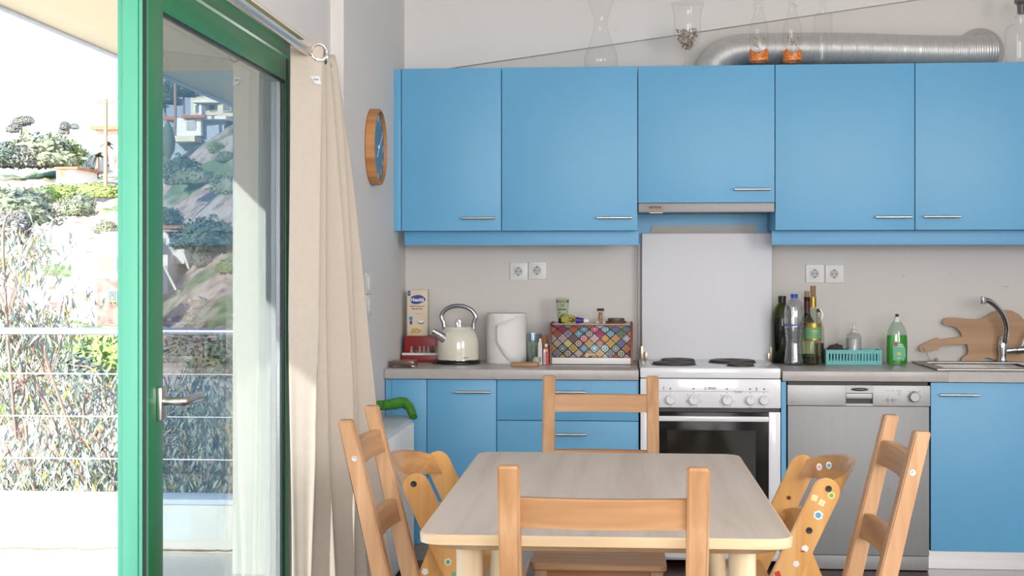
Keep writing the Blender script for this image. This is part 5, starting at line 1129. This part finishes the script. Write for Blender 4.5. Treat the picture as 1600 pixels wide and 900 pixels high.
named = [(60, 235, 106, 2.3, 1, 'broad grey-green shrub on the left hilltop skyline', 1.5), (38, 243, 105, 1.6, 2, 'low grey shrub left on the hilltop skyline', 1.3), (100, 237, 108, 1.8, 3, 'yellow-green shrub right on the hilltop skyline', 1.4), (8, 243, 104, 1.7, 0, 'dark shrub at the left edge of the hilltop', 1.2),
         (20, 322, 60, 1.5, 5, 'large olive shrub on the bank at the left edge', 1.4), (45, 316, 61, 1.1, 2, 'grey shrub on the bank beside the large olive one', 1.2), (121, 320, 66, 1.0, 1, 'round olive shrub on the bank below the villa', 1.0), (12, 352, 55, 1.0, 2, 'grey shrub low on the bank at the left edge', 1.3),
         (136, 268, 96, .9, 0, 'clipped dark green bush in front of the villa terrace', 1.0), (95, 300, 75, .9, 3, 'lime green ground shrub above the bank', 1.8), (70, 304, 74, .8, 3, 'lime green ground shrub left of the track', 1.9), (150, 297, 78, .8, 7, 'lime green ground shrub below the utility pole', 2.2),
         (318, 366, 58, 1.25, 0, 'dark bush left of two behind the glass, beside the red-roofed house', 1.1), (348, 372, 60, 1.2, 4, 'dark bush right of two behind the glass, beside the red-roofed house', 1.1), (362, 288, 76, 1.0, 1, 'round bush seen through the glass high on the slope', 1.3), (285, 262, 86, 1.3, 0, 'dark bush on the slope under the lower villa', 1.2), (300, 275, 82, .9, 5, 'olive bush below the lower villa', 1.6),
         (345, 232, 96, .7, 3, 'green bank shrub beside the lower villa', 2.0), (385, 200, 98, .7, 1, 'green bank shrub under the upper villa', 1.8), (262, 338, 66, .8, 4, 'dark shrub by the glass door stile on the slope', 1.2), (340, 560, 40, .9, 5, 'low olive shrub in the valley behind the railing', 1.6), (300, 545, 44, .8, 2, 'grey scrub in the valley behind the railing', 1.8), (370, 535, 46, .8, 1, 'olive scrub in the valley right of the grey one', 1.5),
         (160, 560, 34, 1.2, 3, 'lime green shrub just below the balcony handrail', 1.5), (20, 560, 30, 1.0, 3, 'lime green shrub below the handrail at the left edge', 1.5), (95, 585, 28, .9, 1, 'olive shrub below the second railing wire', 1.5)]
for px, py, Y, r, k, lab, wd in named:
    x = X(px, Y); z = Z(py, x, Y); taken.append((x, Y, r*wd))
    bush(px, py+r*.35*F/Y, Y, r, k, lab, wd)
for i in range(40):
    px = R.uniform(0, 450); Y = R.uniform(50, 92)
    if free(px, Y, .75): bush(px, None, Y, R.uniform(.3, .75), i, 'small scrub clump scattered on the rocky slope', R.uniform(.9, 1.6))['group'] = 'scrub clumps on the slope'
for i in range(40):
    px = R.uniform(-20, 460); Y = R.uniform(16, 44)
    if free(px, Y, .7): bush(px, None, Y, R.uniform(.5, 1.1), i % 3, 'dense scrub clump on the valley floor below the balcony', R.uniform(1, 1.6))['group'] = 'scrub clumps on the valley floor'
# rocks
RK = mat('pale_rock', (.46, .40, .34), .95, vary=.3, scale=1.5); rks = []; rtak = []
for s_ in range(4):
    bm = NB(); bmesh.ops.create_icosphere(bm, subdivisions=2, radius=1)
    for v in bm.verts: d = v.co.copy(); v.co = d*(1+.45*noise.noise(d*1.4+Vector((s_*7, 0, 0)))); v.co.z *= .65
    me = bpy.data.meshes.new('boulder'); bm.to_mesh(me); bm.free(); me.materials.append(RK); rks.append(me)
for i in range(110):
    px = R.uniform(255, 440) if i < 80 else R.uniform(0, 180); Y = R.uniform(46, 67); x = X(px, Y)
    if any((x-a)**2+(Y-b)**2 < 1.0 for a, b in rtak) or any((x-a)**2+(Y-b)**2 < (c+1)**2 for a, b, c in taken): continue
    rtak.append((x, Y))
    o = bpy.data.objects.new('boulder', rks[i % 4]); C.objects.link(o); o.location = (x, Y-D, hh(x, Y)); s = R.uniform(.15, .5); o.scale = (s*1.4, s, s); o.rotation_euler = (R.random(), R.random(), R.uniform(0, 6))
    tag(o, 'pale boulder lying on the hillside', 'rock', 'boulders on the slope')
# houses
HW = mat('house_white', (.80, .77, .70), .9); HC_ = mat('house_cream', (.72, .64, .48), .9); TILE = mat('roof_tile', (.45, .19, .10), .9, vary=.3, scale=2, stretch=(6, 1, 1)); WG = mat('window_grey', (.10, .13, .14), .3); STONE = mat('stone_wall', (.30, .20, .17), .95, vary=.5, scale=2.5)
def hbox(t, nm, pa, pb, pt, pbm, Y, dd, m):
    xa, xb = X(pa, Y), X(pb, Y); xm = (xa+xb)/2; return obj(nm, B(xa, xb, Y-D, Y-D+dd, Z(pbm, xm, Y), Z(pt, xm, Y)), m, t)
def hwin(t, pa, pb, pt, pbm, Y, m=None, nm='window'):
    f = hbox(t, nm, pa, pb, pt, pbm, Y-.12, .15, HW); hbox(f, 'pane', pa+(pb-pa)*.1, pb-(pb-pa)*.1, pt+(pbm-pt)*.08, pbm-(pbm-pt)*.08, Y-.16, .05, m or WG); return f
Y = 110; t = thing('villa', 'white villa on the left hilltop behind palms and a utility pole', 'house', P(160, 285, Y)); hbox(t, 'wall', 115, 215, 222, 300, Y, 8, HW); hbox(t, 'upper_wall', 144, 225, 202, 222, Y+1, 7, HW); hbox(t, 'roof', 142, 228, 196, 202, Y, 9, TILE); hwin(t, 163, 171, 242, 262, Y); hwin(t, 176, 183, 240, 262, Y, STONE)
Y = 92; t = thing('hut', 'small white hut with a tiled roof on the left hill', 'house', P(104, 284, Y)); hbox(t, 'wall', 88, 118, 264, 290, Y, 4, HW); hbox(t, 'roof', 85, 121, 260.5, 264, Y-.3, 4.6, TILE); hwin(t, 93, 102, 266, 277, Y, TILE); hwin(t, 106, 116, 267, 278, Y, HC_)
Y = 70; t = thing('unfinished_house', 'white unfinished house with a stone corner and red roof below the slope', 'house', P(190, 505, Y))
hbox(t, 'upper_wall', 157, 288, 362, 412, Y+1, 6, HW); hbox(t, 'middle_wall', 112, 262, 398, 445, Y, 6, HW); hbox(t, 'lower_wall', 88, 262, 434, 525, Y-.4, 7, HW); hbox(t, 'stone_wall', 151, 215, 435, 525, Y-.9, .6, STONE); hbox(t, 'roof', 240, 292, 349, 357, Y-.4, 8, TILE)
hwin(t, 150, 180, 399, 428, Y-.1, mat('shade_tan', (.30, .22, .17), .9), 'balcony_opening'); hwin(t, 168, 182, 453, 472, Y-.95); hwin(t, 112, 132, 455, 468, Y-.5, mat('shade_tan', (.30, .22, .17))); hwin(t, 262, 286, 362, 380, Y+.9); hwin(t, 76, 99, 471, 483, Y-.5, STONE)
for pa, pb in ((256, 275), (283, 296)):
    obj('scaffold_pole', tube(NB(), [P(pa, 415, Y-3), P(pb, 453, Y-3)] if pa < 280 else [P(286, 393, Y-3), P(295, 420, Y-3)], .06, 6), HW, t)
Y = 100; t = thing('lower_villa', 'white lower villa with a garage door seen through the glass', 'house', P(300, 240, Y)); hbox(t, 'wall', 276, 314, 184, 212, Y, 7, HW); hbox(t, 'side_wall', 312, 350, 186, 236, Y+.6, 7, mat('house_grey', (.38, .42, .50), .9)); hbox(t, 'terrace', 268, 304, 212, 221, Y-1.2, 5, HC_); hbox(t, 'garage_wall', 255, 262, 196, 236, Y, 5, HW); hbox(t, 'lower_wall', 268, 312, 221, 250, Y+.2, 5, mat('house_grey', (.38, .42, .50)))
hbox(t, 'roof', 283, 320, 179.5, 184, Y-.5, 8, TILE); hbox(t, 'roof', 318, 353, 181, 186, Y-.2, 8, HW); hbox(t, 'roof', 255, 275, 182, 187, Y+1, 6, TILE); hwin(t, 290, 305, 188, 203, Y, mat('garage_grey', (.45, .45, .43), .8)); hbox(t, 'chimney', 311, 315, 164, 184, Y+1, 1, HW)
Y = 122; t = thing('upper_villa', 'cream two-storey villa on the hilltop seen through the glass', 'house', P(340, 178, Y)); hbox(t, 'wall', 298, 345, 130, 180, Y, 8, HC_); hbox(t, 'wall', 340, 375, 146, 182, Y-1, 8, HC_); hbox(t, 'wall', 366, 398, 112, 170, Y+2, 8, HC_); hbox(t, 'roof', 296, 347, 128, 130.5, Y-.4, 9, HW); hbox(t, 'balcony_slab', 300, 345, 157, 160, Y-1.4, 1.4, HW); hbox(t, 'roof', 372, 399, 138, 142, Y-1, 4, TILE)
for a in ((306, 317, 136, 152), (331, 341, 137, 150), (304, 316, 163, 176), (326, 336, 163, 174), (347, 361, 158, 174), (372, 380, 124, 136)): hwin(t, *a, Y if a[0] < 340 else Y-1.1 if a[0] < 366 else Y+1.9)
# utility poles
for (px, pt, pb, Y, w, lab) in ((165, 155, 292, 72, 9, 'tall utility pole with a cross arm beside the left villa'), (274, 108, 200, 96, 0, 'thin pole behind the lower villa, seen through the glass')):
    t = thing('utility_pole', lab, 'pole', P(px, pb, Y)); a, b_ = P(px, pb, Y), P(px, pt, Y); obj('pole', tube(NB(), [a, b_], .11, 8), mat('pole_wood', (.35, .22, .15), .9), t)
    if w:
        obj('cross_arm', tube(NB(), [b_+Vector((-.45, 0, -.15)), b_+Vector((.45, 0, -.15))], .06, 6), mat('pole_wood', (.35, .22, .15)), t)
        for k in range(5): obj('insulator', lathe(NB(), [(.05, 0), (.06, .08), (.03, .16), (0, .17)], b_+Vector((-.42+.21*k, 0, -.08)), 8), WHITEP, t)
# cypress, palms, trees
x, Y = X(262, 96), 96; o = obj('cypress', lathe(NB(), [(.15, 0), (.5, .6), (.55, 1.3), (.35, 2.1), (.05, 2.7)], P(262, 248, 96), 12), LEAFS[0]); tag(o, 'narrow dark cypress beside the lower villa', 'tree')
def palm(px, py, Y, h, r, lab):
    b_ = P(px, py, Y); t = thing('palm', lab, 'palm', b_); obj('trunk', tube(NB(), [b_, b_+Vector((0, 0, h))], [.16, .13], 8), mat('pole_wood', (.35, .22, .15)), t); bm = NB(); rr = random.Random(int(px))
    for i in range(26):
        a = rr.uniform(0, 6.28); el = rr.uniform(-.2, 1.1); p0 = b_+Vector((0, 0, h)); L = r*rr.uniform(.8, 1.1); prev = None
        for k in range(6):
            u = k/5; p = p0+Vector((math.cos(a), math.sin(a), 0))*L*u*math.cos(el)+Vector((0, 0, L*(u*math.sin(el)-.6*u*u))); s_ = Vector((-math.sin(a), math.cos(a), -.3))*.13*(1-u*.8)
            q = (bm.verts.new(p+s_), bm.verts.new(p-s_))
            if prev: bm.faces.new((prev[0], prev[1], q[1], q[0]))
            prev = q
    o = obj('fronds', bm, LEAFS[0], t, 'raw'); o['kind'] = 'stuff'
palm(152, 266, 98, 1.0, 1.0, 'small palm on the villa terrace, left of the pole'); palm(166, 252, 103, 1.3, .9, 'taller palm behind the pole at the villa')
def tree(px, py, Y, h, r, k, lab, n_=5):
    b_ = P(px, py, Y); t = thing('tree', lab, 'tree', b_, 'trees on the hilltop'); obj('trunk', tube(NB(), [b_, b_+Vector((0, 0, h))], [.12, .05], 7), mat('pole_wood', (.35, .22, .15)), t); rr = random.Random(int(px))
    for i in range(n_):
        o = bpy.data.objects.new('crown', PRO[k][0]); C.objects.link(o); o.parent = t; o['kind'] = 'stuff'; o.location = (rr.uniform(-r, r)*.7, rr.uniform(-r, r)*.5, h*rr.uniform(.55, 1)); s = r*rr.uniform(.45, .7); o.scale = (s, s, s)
tree(34, 238, 118, 2.6, 1.1, 2, 'thin bare-looking tree on the left skyline'); tree(104, 225, 122, 1.6, .9, 2, 'thin tree right on the left skyline'); tree(287, 178, 112, 2.6, 1.6, 0, 'dark tree left of the upper villa', 7); tree(258, 184, 104, 1.2, 1.1, 0, 'low dark tree beside the glass door stile')
# eucalyptus crown just beyond the balcony
t = thing('eucalyptus_tree', 'eucalyptus with hanging narrow leaves growing just below the balcony', 'tree', (-3.6, 8.6-D, hh(-3.6, 8.6)-.2)); rr = random.Random(5)
tips = []; bmb = NB(); base_ = Vector((-3.6, 10.2-D, -3.4))
anch = []
for px, py, Y in [(20, 640, 9.5), (60, 600, 10.5), (95, 720, 8.8), (130, 660, 9.6), (165, 620, 10.5), (170, 730, 9.0), (30, 745, 8.8), (210, 650, 10), (260, 640, 9.6), (300, 620, 10.4), (340, 680, 9.4), (285, 730, 8.9), (385, 640, 10), (375, 740, 9), (10, 480, 9), (30, 540, 9.4), (5, 400, 8.6), (50, 505, 9), (215, 740, 9), (140, 770, 8.6), (60, 780, 8.6), (320, 775, 8.8), (240, 690, 9.3), (110, 630, 10.8), (425, 690, 9.6)]: anch.append(P(px, py, Y))
for a in anch:
    mid = base_.lerp(a, .55)+Vector((rr.uniform(-.3, .3), rr.uniform(-.2, .2), rr.uniform(-.3, .1)))
    pth = smooth_path([base_, mid, a, a+Vector((rr.uniform(-.3, .3), rr.uniform(-.2, .2), .25))], 6); tube(bmb, pth, [.016*(1-i/len(pth))+.004 for i in range(len(pth))], 6)
    for k in range(9):
        d = Vector((rr.gauss(0, 1), rr.gauss(0, .8), rr.gauss(0, .6))).normalized()*rr.uniform(.15, .5); e_ = a+d; tube(bmb, [a.lerp(mid, rr.uniform(0, .2)), a+d*.6+Vector((0, 0, .04)), e_], [.006, .004, .002], 4); tips.append((a+d*.5, e_))
obj('branches', bmb, mat('euc_bark', (.30, .20, .16), .8), t)
V = []; Fc = []; Vy = []; Fy = []
for a, e_ in tips:
    for k in range(36):
        c_ = a.lerp(e_, rr.uniform(-.3, 1.25))+Vector((rr.gauss(0, .075), rr.gauss(0, .075), rr.gauss(0, .06))); L = rr.uniform(.06, .13); w = rr.uniform(.007, .012)
        d = Vector((rr.gauss(0, .45), rr.gauss(0, .45), -1)).normalized(); s_ = d.cross(Vector((rr.gauss(0, 1), rr.gauss(0, 1), .1))).normalized(); bnd = s_.cross(d)*L*.12
        tgt, tf = (Vy, Fy) if rr.random() < .10 else (V, Fc); q = len(tgt)
        tgt += [tuple(c_), tuple(c_+d*L*.4+s_*w+bnd), tuple(c_+d*L), tuple(c_+d*L*.4-s_*w+bnd)]; tf.append((q, q+1, q+2, q+3))
for nm, VV, FF, m in (('leaves', V, Fc, mat('euc_leaf', (.36, .40, .31), .5, vary=.3, scale=8)), ('blossom_leaves', Vy, Fy, mat('euc_yellow', (.38, .30, .08), .6))):
    me = bpy.data.meshes.new(nm); me.from_pydata(VV, [], FF); me.materials.append(m); o = link(nm, me, t, False); o['kind'] = 'stuff'
